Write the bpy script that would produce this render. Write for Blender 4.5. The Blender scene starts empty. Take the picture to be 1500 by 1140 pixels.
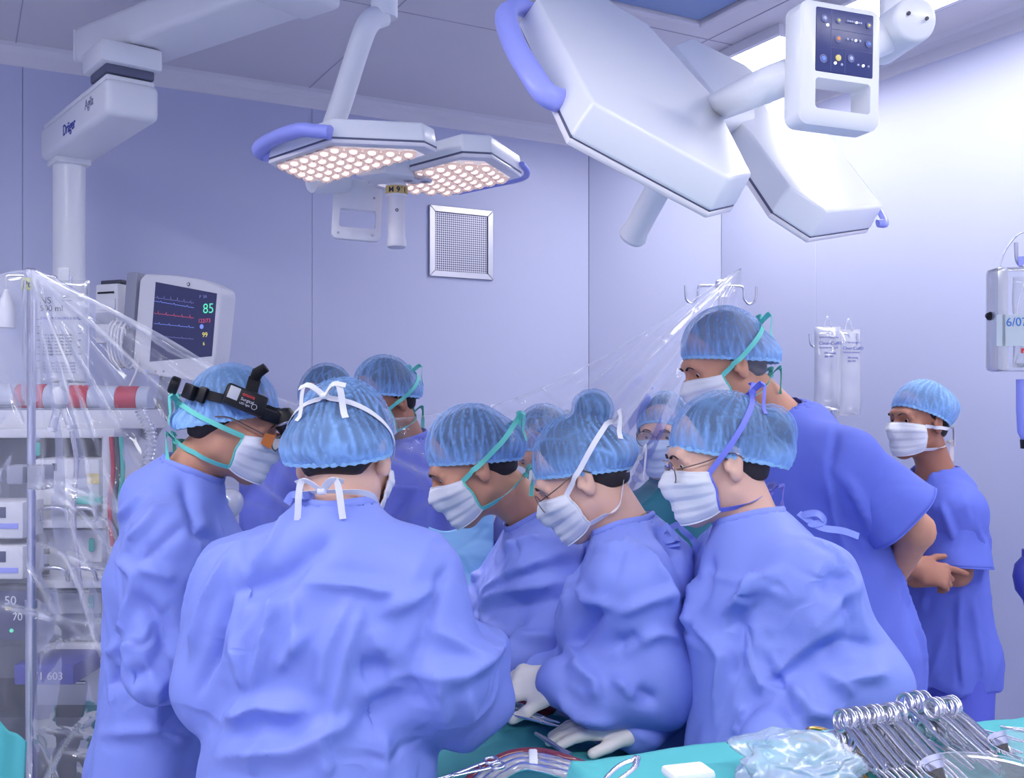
import bpy, bmesh, math, random
import numpy as np
from mathutils import Vector, Matrix
from mathutils.bvhtree import BVHTree

random.seed(4); RNG = np.random.RandomState(7)
scene = bpy.context.scene
COL = scene.collection

# ------------------------------------------------------------------ camera
F_PX, CX, HOR, EYE = 1500.0, 750.0, 600.0, 1.6
cam_d = bpy.data.cameras.new('camera'); cam = bpy.data.objects.new('camera', cam_d); COL.objects.link(cam)
cam.location = (0, 0, EYE); cam.rotation_euler = (math.pi/2, 0, 0)
cam_d.sensor_width = 36; cam_d.lens = 36; cam_d.shift_y = 0.02; cam_d.clip_start = 0.02
scene.camera = cam

# ------------------------------------------------------------------ world, exposure
w = bpy.data.worlds.new('world'); scene.world = w; w.use_nodes = True
w.node_tree.nodes['Background'].inputs[0].default_value = (0.55, 0.58, 0.75, 1)
w.node_tree.nodes['Background'].inputs[1].default_value = 0.05
vs = scene.view_settings
vs.view_transform = 'Standard'; vs.look = 'None'; vs.gamma = 1.0; vs.use_curve_mapping = False
vs.exposure = 0.06
scene.cycles.use_denoising = True
scene.cycles.use_adaptive_sampling = True; scene.cycles.adaptive_threshold = 0.025
scene.cycles.max_bounces = 6; scene.cycles.transparent_max_bounces = 24
scene.cycles.sample_clamp_indirect = 6.0
CEIL_LIGHT = 24.0          # strength of the ceiling luminaires
WALL_ROW_LIGHT = 15.0      # dimmer row along the right wall
LED_LIGHT = 1.5

def P(px, py, d):
    return np.array([(px-CX)/F_PX*d, d, EYE-(py-HOR)/F_PX*d])
def ray(px, py):
    return np.array([(px-CX)/F_PX, 1.0, -(py-HOR)/F_PX])
def on_plane(px, py, p0, n):
    r = ray(px, py); o = np.array([0, 0, EYE])
    return o + r*(np.dot(np.asarray(p0)-o, n)/np.dot(r, n))
def proj(v):
    return CX+F_PX*v[..., 0]/v[..., 1], HOR-F_PX*(v[..., 2]-EYE)/v[..., 1]
def unit(v):
    v = np.asarray(v, float); return v/np.linalg.norm(v)
V3 = lambda *a: np.array(a, float)

# ------------------------------------------------------------------ materials
def srgb(r, g, b):
    f = lambda c: (c/255/12.92) if c/255 <= 0.04045 else ((c/255+0.055)/1.055)**2.4
    return (f(r), f(g), f(b), 1)
MATS = {}
def mat(name, col, rough=0.5, metal=0.0, bump=0.0, bscale=40, bdist=0.002, alpha=None, emit=None, estr=0, var=0.0, vscale=6, sheen=0, coat=0, trans=0, ior=1.45, sss=0, spec=None):
    m = bpy.data.materials.new(name); m.use_nodes = True
    nt = m.node_tree; N, L = nt.nodes, nt.links; b = N['Principled BSDF']
    b.inputs['Base Color'].default_value = col
    b.inputs['Roughness'].default_value = rough; b.inputs['Metallic'].default_value = metal
    b.inputs['IOR'].default_value = ior
    if spec is not None: b.inputs['Specular IOR Level'].default_value = spec
    if sheen: b.inputs['Sheen Weight'].default_value = sheen
    if coat: b.inputs['Coat Weight'].default_value = coat
    if trans: b.inputs['Transmission Weight'].default_value = trans
    if sss:
        b.inputs['Subsurface Weight'].default_value = sss
        b.inputs['Subsurface Radius'].default_value = (0.012, 0.004, 0.002); b.inputs['Subsurface Scale'].default_value = 1.0
    if emit is not None:
        b.inputs['Emission Color'].default_value = emit; b.inputs['Emission Strength'].default_value = estr
    tc = N.new('ShaderNodeTexCoord')
    if var:
        n = N.new('ShaderNodeTexNoise'); n.inputs['Scale'].default_value = vscale; n.inputs['Detail'].default_value = 3
        L.new(tc.outputs['Object'], n.inputs['Vector'])
        mx = N.new('ShaderNodeMix'); mx.data_type = 'RGBA'
        mx.inputs['A'].default_value = tuple(c*(1-var) for c in col[:3])+(1,)
        mx.inputs['B'].default_value = tuple(min(1, c*(1+var)) for c in col[:3])+(1,)
        L.new(n.outputs['Fac'], mx.inputs['Factor']); L.new(mx.outputs['Result'], b.inputs['Base Color'])
    if bump:
        n = N.new('ShaderNodeTexNoise'); n.inputs['Scale'].default_value = bscale; n.inputs['Detail'].default_value = 4
        L.new(tc.outputs['Object'], n.inputs['Vector'])
        bp = N.new('ShaderNodeBump'); bp.inputs['Strength'].default_value = bump; bp.inputs['Distance'].default_value = bdist
        L.new(n.outputs['Fac'], bp.inputs['Height']); L.new(bp.outputs['Normal'], b.inputs['Normal'])
    if alpha is not None: b.inputs['Alpha'].default_value = alpha
    MATS[name] = m
    return m

def cloth_mat(name, col, rough=0.62, crease=0.5):
    """non-woven surgical fabric: crisp fine creases from a distorted cell pattern, plus weave grain"""
    m = mat(name, col, rough, var=0.05, vscale=9, sheen=0.0, spec=0.35)
    nt = m.node_tree; N, L = nt.nodes, nt.links; b = N['Principled BSDF']
    tc = next(n for n in N if n.type == 'TEX_COORD')
    ns = N.new('ShaderNodeTexNoise'); ns.inputs['Scale'].default_value = 7; ns.inputs['Detail'].default_value = 2
    L.new(tc.outputs['Object'], ns.inputs['Vector'])
    add = N.new('ShaderNodeVectorMath'); add.operation = 'MULTIPLY_ADD'; add.inputs[1].default_value = (0.25, 0.25, 0.25)
    L.new(ns.outputs['Color'], add.inputs[0]); L.new(tc.outputs['Object'], add.inputs[2])
    v = N.new('ShaderNodeTexVoronoi'); v.inputs['Scale'].default_value = 6; v.feature = 'DISTANCE_TO_EDGE'
    L.new(add.outputs[0], v.inputs['Vector'])
    mr = N.new('ShaderNodeMapRange'); mr.inputs['From Max'].default_value = 0.16; mr.interpolation_type = 'SMOOTHSTEP'
    L.new(v.outputs['Distance'], mr.inputs['Value'])
    gt = N.new('ShaderNodeTexNoise'); gt.inputs['Scale'].default_value = 5; gt.inputs['Detail'].default_value = 1
    L.new(tc.outputs['Object'], gt.inputs['Vector'])
    g2 = N.new('ShaderNodeMapRange'); g2.inputs['From Min'].default_value = 0.48; g2.inputs['From Max'].default_value = 0.66
    L.new(gt.outputs['Fac'], g2.inputs['Value'])
    mu = N.new('ShaderNodeMix'); mu.data_type = 'FLOAT'; mu.inputs['A'].default_value = 1.0
    L.new(g2.outputs[0], mu.inputs['Factor']); L.new(mr.outputs[0], mu.inputs['B'])
    n2 = N.new('ShaderNodeTexNoise'); n2.inputs['Scale'].default_value = 240; n2.inputs['Detail'].default_value = 2
    L.new(tc.outputs['Object'], n2.inputs['Vector'])
    b1 = N.new('ShaderNodeBump'); b1.inputs['Strength'].default_value = crease; b1.inputs['Distance'].default_value = 0.005
    L.new(mu.outputs['Result'], b1.inputs['Height'])
    b2 = N.new('ShaderNodeBump'); b2.inputs['Strength'].default_value = 0.15; b2.inputs['Distance'].default_value = 0.001
    rg = N.new('ShaderNodeTexNoise'); rg.noise_type = 'RIDGED_MULTIFRACTAL'; rg.inputs['Scale'].default_value = 4.2; rg.inputs['Detail'].default_value = 2.0; rg.inputs['Distortion'].default_value = 0.6
    L.new(tc.outputs['Object'], rg.inputs['Vector'])
    b3 = N.new('ShaderNodeBump'); b3.inputs['Strength'].default_value = 0.24*crease; b3.inputs['Distance'].default_value = 0.02
    L.new(rg.outputs['Fac'], b3.inputs['Height']); L.new(b1.outputs['Normal'], b3.inputs['Normal'])
    L.new(n2.outputs['Fac'], b2.inputs['Height']); L.new(b3.outputs['Normal'], b2.inputs['Normal'])
    L.new(b2.outputs['Normal'], b.inputs['Normal'])
    return m

def film_mat(name, col, opac, gloss=0.25, rough=0.08, attr=None, facing=0.35):
    """clear plastic: mostly see-through, milky by its thickness (attr), with a glossy skin"""
    m = bpy.data.materials.new(name); m.use_nodes = True; nt = m.node_tree; N, L = nt.nodes, nt.links
    N.remove(N['Principled BSDF']); out = N['Material Output']
    tr = N.new('ShaderNodeBsdfTransparent'); tr.inputs[0].default_value = (0.985, 0.985, 0.995, 1)
    p = N.new('ShaderNodeBsdfPrincipled'); p.inputs['Base Color'].default_value = col; p.inputs['Roughness'].default_value = rough
    p.inputs['Specular IOR Level'].default_value = 0.9; p.inputs['Coat Weight'].default_value = 0.5
    tl = N.new('ShaderNodeBsdfGlossy'); tl.inputs['Roughness'].default_value = rough; tl.inputs['Color'].default_value = (1, 1, 1, 1)
    lw = N.new('ShaderNodeFresnel'); lw.inputs['IOR'].default_value = 1.45
    m1 = N.new('ShaderNodeMixShader'); m2 = N.new('ShaderNodeMixShader')
    mul = N.new('ShaderNodeMath'); mul.operation = 'MULTIPLY'; mul.inputs[1].default_value = gloss*2.2; mul.use_clamp = True
    L.new(lw.outputs[0], mul.inputs[0])
    if attr:
        a = N.new('ShaderNodeAttribute'); a.attribute_name = attr
        mm = N.new('ShaderNodeMath'); mm.operation = 'MULTIPLY_ADD'; mm.inputs[1].default_value = 0.55; mm.inputs[2].default_value = opac; mm.use_clamp = True
        L.new(a.outputs['Fac'], mm.inputs[0]); L.new(mm.outputs[0], m1.inputs[0])
    else: m1.inputs[0].default_value = opac
    L.new(tr.outputs[0], m1.inputs[1]); L.new(p.outputs[0], m1.inputs[2])
    L.new(mul.outputs[0], m2.inputs[0]); L.new(m1.outputs[0], m2.inputs[1]); L.new(tl.outputs[0], m2.inputs[2])
    L.new(m2.outputs[0], out.inputs['Surface'])
    MATS[name] = m; return m

def cap_mat(name, col, op=0.5):
    """bouffant cap gauze: see-through between the gathers, denser along each pleat (vertex attribute)"""
    m = bpy.data.materials.new(name); m.use_nodes = True; nt = m.node_tree; N, L = nt.nodes, nt.links
    b = N['Principled BSDF']; b.inputs['Base Color'].default_value = col; b.inputs['Roughness'].default_value = 0.7
    a = N.new('ShaderNodeAttribute'); a.attribute_name = 'pleat'
    mm = N.new('ShaderNodeMath'); mm.operation = 'MULTIPLY_ADD'; mm.inputs[1].default_value = 0.62; mm.inputs[2].default_value = op; mm.use_clamp = True
    L.new(a.outputs['Fac'], mm.inputs[0]); L.new(mm.outputs[0], b.inputs['Alpha'])
    MATS[name] = m; return m

# ------------------------------------------------------------------ objects
def link(o, parent=None):
    COL.objects.link(o)
    if parent is not None:
        o.parent = parent
        if not parent.get('_local'):
            o.matrix_parent_inverse = Matrix.Translation(-_wl(parent))
    return o
def _wl(o):
    v = Vector(o.location)
    return v
def tag(o, label=None, cat=None, group=None, kind=None):
    if label: o['label'] = label
    if cat: o['category'] = cat
    if group: o['group'] = group
    if kind: o['kind'] = kind
    return o
def thing(name, label, cat, loc=(0, 0, 0), group=None, local=False):
    o = bpy.data.objects.new(name, None); o.location = tuple(float(c) for c in loc); o.empty_display_size = 0.05
    COL.objects.link(o)
    if local: o['_local'] = 1
    return tag(o, label, cat, group)

def raw_mesh(name, v, f, smooth=True):
    """v (N,3) array; f: (M,k) int array or list of lists"""
    me = bpy.data.meshes.new(name)
    v = np.asarray(v, np.float32)
    if isinstance(f, np.ndarray):
        k = f.shape[1]; n = len(f)
        me.vertices.add(len(v)); me.vertices.foreach_set('co', v.ravel())
        me.loops.add(n*k); me.loops.foreach_set('vertex_index', f.astype(np.int32).ravel())
        me.polygons.add(n); me.polygons.foreach_set('loop_start', np.arange(0, n*k, k, dtype=np.int32))
        try: me.polygons.foreach_set('loop_total', np.full(n, k, np.int32))
        except Exception: pass
        me.update(calc_edges=True); me.validate()
    else:
        me.from_pydata([tuple(map(float, p)) for p in v], [], f); me.update()
    if smooth: me.polygons.foreach_set('use_smooth', np.ones(len(me.polygons), bool))
    return me
def M_(m): return MATS[m] if isinstance(m, str) else m
def mesh_obj(name, v, f, m, parent=None, smooth=True, attr=None):
    me = raw_mesh(name, v, f, smooth)
    if m is not None: me.materials.append(M_(m))
    if attr is not None:
        for k, arr in attr.items():
            a = me.attributes.new(k, 'FLOAT', 'POINT'); a.data.foreach_set('value', np.asarray(arr, np.float32))
    o = bpy.data.objects.new(name, me)
    return link(o, parent)
def bm_obj(name, bm, m, parent=None, smooth=False, auto=None):
    me = bpy.data.meshes.new(name); bm.normal_update(); bm.to_mesh(me); bm.free()
    if m is not None: me.materials.append(M_(m))
    if smooth: me.polygons.foreach_set('use_smooth', np.ones(len(me.polygons), bool))
    if auto:
        try: me.set_sharp_from_angle(angle=math.radians(auto)); 
        except Exception: pass
    o = bpy.data.objects.new(name, me)
    return link(o, parent)

def frame_from(x, z_hint=(0, 0, 1)):
    """3x3 with columns x, y, z ; x along the given direction"""
    x = unit(x); z = np.asarray(z_hint, float); y = np.cross(z, x)
    if np.linalg.norm(y) < 1e-6: y = np.cross((0, 1, 0), x)
    y = unit(y); z = np.cross(x, y)
    return np.stack([x, y, z], 1)
def box(name, c, size, m, parent=None, R=None, bevel=0.0, seg=2, taper=None):
    """box of full size about c; R 3x3 columns = box axes"""
    bm = bmesh.new(); bmesh.ops.create_cube(bm, size=1.0)
    for v in bm.verts:
        t = 1.0
        if taper and v.co.z > 0: t = taper
        v.co = Vector((v.co.x*size[0]*t, v.co.y*size[1]*t, v.co.z*size[2]))
    if bevel: bmesh.ops.bevel(bm, geom=list(bm.edges), offset=bevel, segments=seg, affect='EDGES', profile=0.5)
    R = np.eye(3) if R is None else R
    for v in bm.verts:
        p = R@np.array(v.co)+np.asarray(c); v.co = Vector(p)
    return bm_obj(name, bm, m, parent, smooth=bevel > 0, auto=40)
def box_pts(name, a, b, w, h, m, parent=None, up=(0, 0, 1), bevel=0.0, seg=2):
    a, b = np.asarray(a, float), np.asarray(b, float); R = frame_from(b-a, up)
    return box(name, (a+b)/2, (np.linalg.norm(b-a), w, h), m, parent, R, bevel, seg)
def prism(name, poly, d, m, parent=None, bevel=0.0, seg=2, inset=None):
    """extrude a planar polygon (list of 3D pts) along vector d"""
    bm = bmesh.new(); n = len(poly)
    a = [bm.verts.new(Vector(p)) for p in poly]
    cen = np.mean(poly, 0)
    b = [bm.verts.new(Vector((np.asarray(p)-cen)*(inset or 1)+cen+np.asarray(d))) for p in poly]
    bm.faces.new(a); bm.faces.new(b[::-1])
    for i in range(n): bm.faces.new((a[i], b[i], b[(i+1) % n], a[(i+1) % n]))
    bmesh.ops.recalc_face_normals(bm, faces=bm.faces)
    if bevel: bmesh.ops.bevel(bm, geom=list(bm.edges), offset=bevel, segments=seg, affect='EDGES', profile=0.5)
    return bm_obj(name, bm, m, parent, smooth=bevel > 0, auto=35)
def catmull(pts, n=8, closed=False):
    pts = [np.asarray(p, float) for p in pts]; out = []
    N = len(pts); rng = range(N if closed else N-1)
    for i in rng:
        p0 = pts[(i-1) % N] if closed or i > 0 else 2*pts[0]-pts[1]
        p1 = pts[i]; p2 = pts[(i+1) % N]
        p3 = pts[(i+2) % N] if closed or i+2 < N else 2*pts[-1]-pts[-2]
        for k in range(n):
            t = k/n
            out.append(0.5*((2*p1)+(-p0+p2)*t+(2*p0-5*p1+4*p2-p3)*t*t+(-p0+3*p1-3*p2+p3)*t**3))
    if not closed: out.append(pts[-1])
    return np.array(out)
def sweep(path, rad, seg=10, closed=False, flat=None, up=None):
    """tube verts/faces along a path; rad scalar or list; flat=(a,b) elliptic section scale"""
    path = np.asarray(path, float); n = len(path)
    rad = np.full(n, rad) if np.isscalar(rad) else np.asarray(rad, float)
    T = np.gradient(path, axis=0)
    if closed: T = np.roll(path, -1, 0)-np.roll(path, 1, 0)
    T /= np.linalg.norm(T, axis=1)[:, None]+1e-12
    u = np.array(up if up is not None else (0, 0, 1), float)
    if abs(np.dot(u, T[0])) > 0.95: u = np.array([1.0, 0, 0])
    v, f = [], []
    for i in range(n):
        if up is not None and np.ndim(up) == 2: u = np.asarray(up[i], float)
        u = u-T[i]*np.dot(u, T[i]); u /= np.linalg.norm(u)+1e-12
        s = np.cross(T[i], u)
        for k in range(seg):
            a = 2*math.pi*k/seg
            ca, sa = math.cos(a), math.sin(a)
            if flat: ca, sa = ca*flat[0], sa*flat[1]
            v.append(path[i]+rad[i]*(ca*s+sa*u))
    m = n if closed else n-1
    for i in range(m):
        for k in range(seg):
            j = (i+1) % n
            f.append((i*seg+k, i*seg+(k+1) % seg, j*seg+(k+1) % seg, j*seg+k))
    if not closed:
        f.append(tuple(range(seg))[::-1]); f.append(tuple((n-1)*seg+k for k in range(seg)))
    return np.array(v), f
def tube(name, path, rad, m, parent=None, seg=10, closed=False, smooth_n=0, flat=None, up=None):
    if smooth_n: path = catmull(path, smooth_n, closed)
    v, f = sweep(path, rad, seg, closed, flat, up)
    o = mesh_obj(name, v, f, m, parent)
    try: o.data.set_sharp_from_angle(angle=math.radians(50))
    except Exception: pass
    return o
def lathe(name, prof, m, parent=None, o=(0, 0, 0), axis=(0, 0, 1), seg=32, cap=True):
    """prof list of (r, h) along axis"""
    R = frame_from(axis, (0, 1, 0) if abs(unit(axis)[2]) > 0.9 else (0, 0, 1))
    v, f = [], []
    for r, h in prof:
        for k in range(seg):
            a = 2*math.pi*k/seg
            v.append(np.asarray(o)+R[:, 0]*h+R[:, 1]*r*math.cos(a)+R[:, 2]*r*math.sin(a))
    for i in range(len(prof)-1):
        for k in range(seg):
            f.append((i*seg+k, i*seg+(k+1) % seg, (i+1)*seg+(k+1) % seg, (i+1)*seg+k))
    if cap:
        f.append(tuple(range(seg))[::-1]); f.append(tuple((len(prof)-1)*seg+k for k in range(seg)))
    ob = mesh_obj(name, v, f, m, parent)
    try: ob.data.set_sharp_from_angle(angle=math.radians(40))
    except Exception: pass
    return ob
def ribbon(name, path, nrm, width, m, parent=None, thick=0.0008):
    """flat tape along path with normals nrm (N,3)"""
    path = np.asarray(path, float); n = len(path)
    T = np.gradient(path, axis=0); T /= np.linalg.norm(T, axis=1)[:, None]+1e-12
    w = np.full(n, width) if np.isscalar(width) else np.asarray(width)
    nrm = np.asarray(nrm, float); S = np.cross(T, nrm); S /= np.linalg.norm(S, axis=1)[:, None]+1e-12
    U = np.cross(S, T)
    v, f = [], []
    for i in range(n):
        for a, b in ((-1, 1), (1, 1), (1, -1), (-1, -1)):
            v.append(path[i]+S[i]*a*w[i]/2+U[i]*b*thick/2)
    for i in range(n-1):
        for k in range(4):
            f.append((i*4+k, i*4+(k+1) % 4, (i+1)*4+(k+1) % 4, (i+1)*4+k))
    f.append((3, 2, 1, 0)); f.append(tuple((n-1)*4+k for k in range(4)))
    o = mesh_obj(name, v, f, m, parent)
    try: o.data.set_sharp_from_angle(angle=math.radians(60))
    except Exception: pass
    return o
def text(name, s, origin, xdir, ydir, size, m, parent=None, depth=0.0004, align='LEFT', bold=False):
    """flat lettering as a mesh: origin, reading direction xdir, letter-up ydir"""
    c = bpy.data.curves.new(name, 'FONT'); c.body = s; c.size = size; c.extrude = depth; c.align_x = align
    if bold: c.offset = size*0.02
    tmp = bpy.data.objects.new(name+'_tmp', c); COL.objects.link(tmp)
    dg = bpy.context.evaluated_depsgraph_get(); dg.update()
    me = bpy.data.meshes.new_from_object(tmp.evaluated_get(dg))
    bpy.data.objects.remove(tmp); bpy.data.curves.remove(c)
    x = unit(xdir); y = np.asarray(ydir, float); y = unit(y-x*np.dot(x, y)); z = np.cross(x, y)
    R = Matrix(((x[0], y[0], z[0]), (x[1], y[1], z[1]), (x[2], y[2], z[2]))).to_4x4()
    me.transform(Matrix.Translation(Vector(origin))@R)
    me.materials.clear(); me.materials.append(M_(m))
    return link(bpy.data.objects.new(name, me), parent)
def copy_tree(o, parent=None):
    c = o.copy(); COL.objects.link(c)
    if parent is not None: c.parent = parent
    for ch in list(o.children): copy_tree(ch, c)
    return c

# ------------------------------------------------------------------ noise
_PERM = RNG.randint(0, 1 << 30, 4096)
def vnoise(p, seed=0):
    """value noise in [-1,1], p (N,3)"""
    p = np.asarray(p, float); i = np.floor(p).astype(np.int64); f = p-i; u = f*f*(3-2*f)
    def h(a, b, c):
        k = (a*73856093) ^ (b*19349663) ^ (c*83492791) ^ (seed*2654435761)
        return (_PERM[k & 4095] & 65535)/32767.5-1
    x, y, z = i[:, 0], i[:, 1], i[:, 2]; r = 0
    for dx in (0, 1):
        for dy in (0, 1):
            for dz in (0, 1):
                wgt = (u[:, 0] if dx else 1-u[:, 0])*(u[:, 1] if dy else 1-u[:, 1])*(u[:, 2] if dz else 1-u[:, 2])
                r = r+wgt*h(x+dx, y+dy, z+dz)
    return r
def creases(p, lam, seed, n=5, width=.1):
    """narrow sharp ridges along wandering planes, locally switched on: [0,1]"""
    rs = np.random.RandomState(seed+900); out = 0
    for i in range(n):
        d = unit(rs.randn(3)); l = lam*rs.uniform(.8, 1.6)
        ph = p@d/l+.55*vnoise(p/lam*.5, seed*5+i)+rs.rand(); t = np.abs(ph-np.floor(ph)-.5)
        g = np.clip(vnoise(p/lam*.7+9.1*i, seed*3+i)*2.2-.25, 0, 1)
        out = np.maximum(out, np.clip(1-t/width, 0, 1)**1.5*g)
    return out
def crumple(p, lam, seed, n=4, warp=0.5, down=0.0):
    """faceted crease field in [-1,1]: triangle waves along random directions, locally switched"""
    rs = np.random.RandomState(seed); out = 0
    for i in range(n):
        d = rs.randn(3); d[2] *= (1-down); d = unit(d)
        l = lam*rs.uniform(0.7, 1.5)
        ph = p@d/l+warp*vnoise(p/lam*0.45, seed*7+i)+rs.rand()
        t = np.abs(ph-np.floor(ph)-0.5)*4-1
        g = np.clip(vnoise(p/lam*0.6+17.3*i, seed*13+i)*1.6+0.35, 0, 1)
        out = out+t*g
    return out/n*1.4

# ------------------------------------------------------------------ distance-field modelling
class Shape:
    """list of tapered elliptic capsules blended together; planes cut, capsules subtract"""
    def __init__(s): s.p = []
    def add(s, a, b, ra, rb=None, lat=None, k=0.02, op='+', cap=None):
        a, b = np.asarray(a, float), np.asarray(b, float); rb = ra if rb is None else rb
        ra = np.array([ra, ra] if np.isscalar(ra) else ra, float); rb = np.array([rb, rb] if np.isscalar(rb) else rb, float)
        L = np.linalg.norm(b-a); ax = (b-a)/L if L > 1e-9 else V3(0, 0, 1)
        if lat is None: lat = np.cross(ax, (0, 0, 1) if abs(ax[2]) < 0.9 else (1, 0, 0))
        lat = np.asarray(lat, float); lat = unit(lat-ax*np.dot(lat, ax)); fw = np.cross(ax, lat)
        s.p.append((op, a, ax, max(L, 1e-9), ra, rb, lat, fw, k, cap)); return s
    def ell(s, c, r, R=None, k=0.02, op='+'):
        R = np.eye(3) if R is None else R
        s.p.append((op, np.asarray(c, float), R[:, 2], 1e-9, np.array(r[:2], float), np.array(r[:2], float), R[:, 0], R[:, 1], k, r[2])); return s
    def cut(s, pt, n, k=0.004):
        s.p.append(('cut', np.asarray(pt, float), unit(n), k)); return s
    @staticmethod
    def prim(t, q):
        if t[0] == 'cut': return (q-t[1])@t[2]
        op, a, ax, L, ra, rb, lat, fw, k, cap = t
        v = q-a; h = v@ax; tt = np.minimum(np.maximum(h/L, 0), 1); ov = h-tt*L
        if ra[0] == rb[0] and ra[1] == rb[1]: RL, RF = ra; mn = min(RL, RF); RC = cap if cap is not None else mn; sc = min(mn, RC)
        else:
            RL = ra[0]+(rb[0]-ra[0])*tt; RF = ra[1]+(rb[1]-ra[1])*tt
            mn = np.minimum(RL, RF); RC = cap if cap is not None else mn; sc = np.minimum(mn, RC)
        return (np.sqrt((v@lat/RL)**2+(v@fw/RF)**2+(ov/RC)**2)-1)*sc
    @staticmethod
    def mix(t, d, e):
        if t[0] == '+':
            k = t[8]; h = np.minimum(np.maximum(0.5+0.5*(d-e)/k, 0), 1); return d*(1-h)+e*h-k*h*(1-h)
        if t[0] == 'cut': k = t[3]
        else: k = t[8]; e = -e
        h = np.minimum(np.maximum(0.5-0.5*(d-e)/k, 0), 1); return d*(1-h)+e*h+k*h*(1-h)
    def ev(s, q):
        d = np.full(len(q), 1e3)
        if len(q) < 6000:
            for t in s.p: d = s.mix(t, d, s.prim(t, q))
            return d
        # large sets: spatial chunks, each with only the pieces that reach it
        ch = 1024; n = len(q); m = -(-n//ch); pad = m*ch-n
        Q = np.concatenate([q, np.repeat(q[-1:], pad, 0)]) if pad else q
        Q = Q.reshape(m, ch, 3); lo = Q.min(1); hi = Q.max(1); c = (lo+hi)/2; r = np.linalg.norm(hi-lo, axis=1)/2
        E = [s.prim(t, c) for t in s.p]
        dc = np.full(m, 1e3)
        for t, e in zip(s.p, E):
            if t[0] == '+': dc = np.minimum(dc, e)
        use = []
        for t, e in zip(s.p, E):
            if t[0] == '+': use.append(e-r-t[8] < dc+r)
            elif t[0] == '-': use.append(e-r < .05+t[8])
            else: use.append(e+r > -.05)
        use = np.array(use); out = np.empty((m, ch))
        for i in range(m):
            d = np.full(ch, 1e3); qi = Q[i]
            for j in np.nonzero(use[:, i])[0]: t = s.p[j]; d = s.mix(t, d, s.prim(t, qi))
            out[i] = d
        return out.ravel()[:n]
    def grad(s, q, e=0.002):
        g = np.stack([s.ev(q+np.eye(3)[i]*e)-s.ev(q-np.eye(3)[i]*e) for i in range(3)], 1)
        return g/(np.linalg.norm(g, axis=1)[:, None]+1e-12)
    def bounds(s):
        lo = np.full(3, 1e9); hi = -lo
        for t in s.p:
            if t[0] != '+': continue
            m = max(t[4].max(), t[5].max(), t[9] or 0); e = t[1]+t[2]*t[3]
            lo = np.minimum(lo, np.minimum(t[1], e)-m); hi = np.maximum(hi, np.maximum(t[1], e)+m)
        return lo, hi

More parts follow.
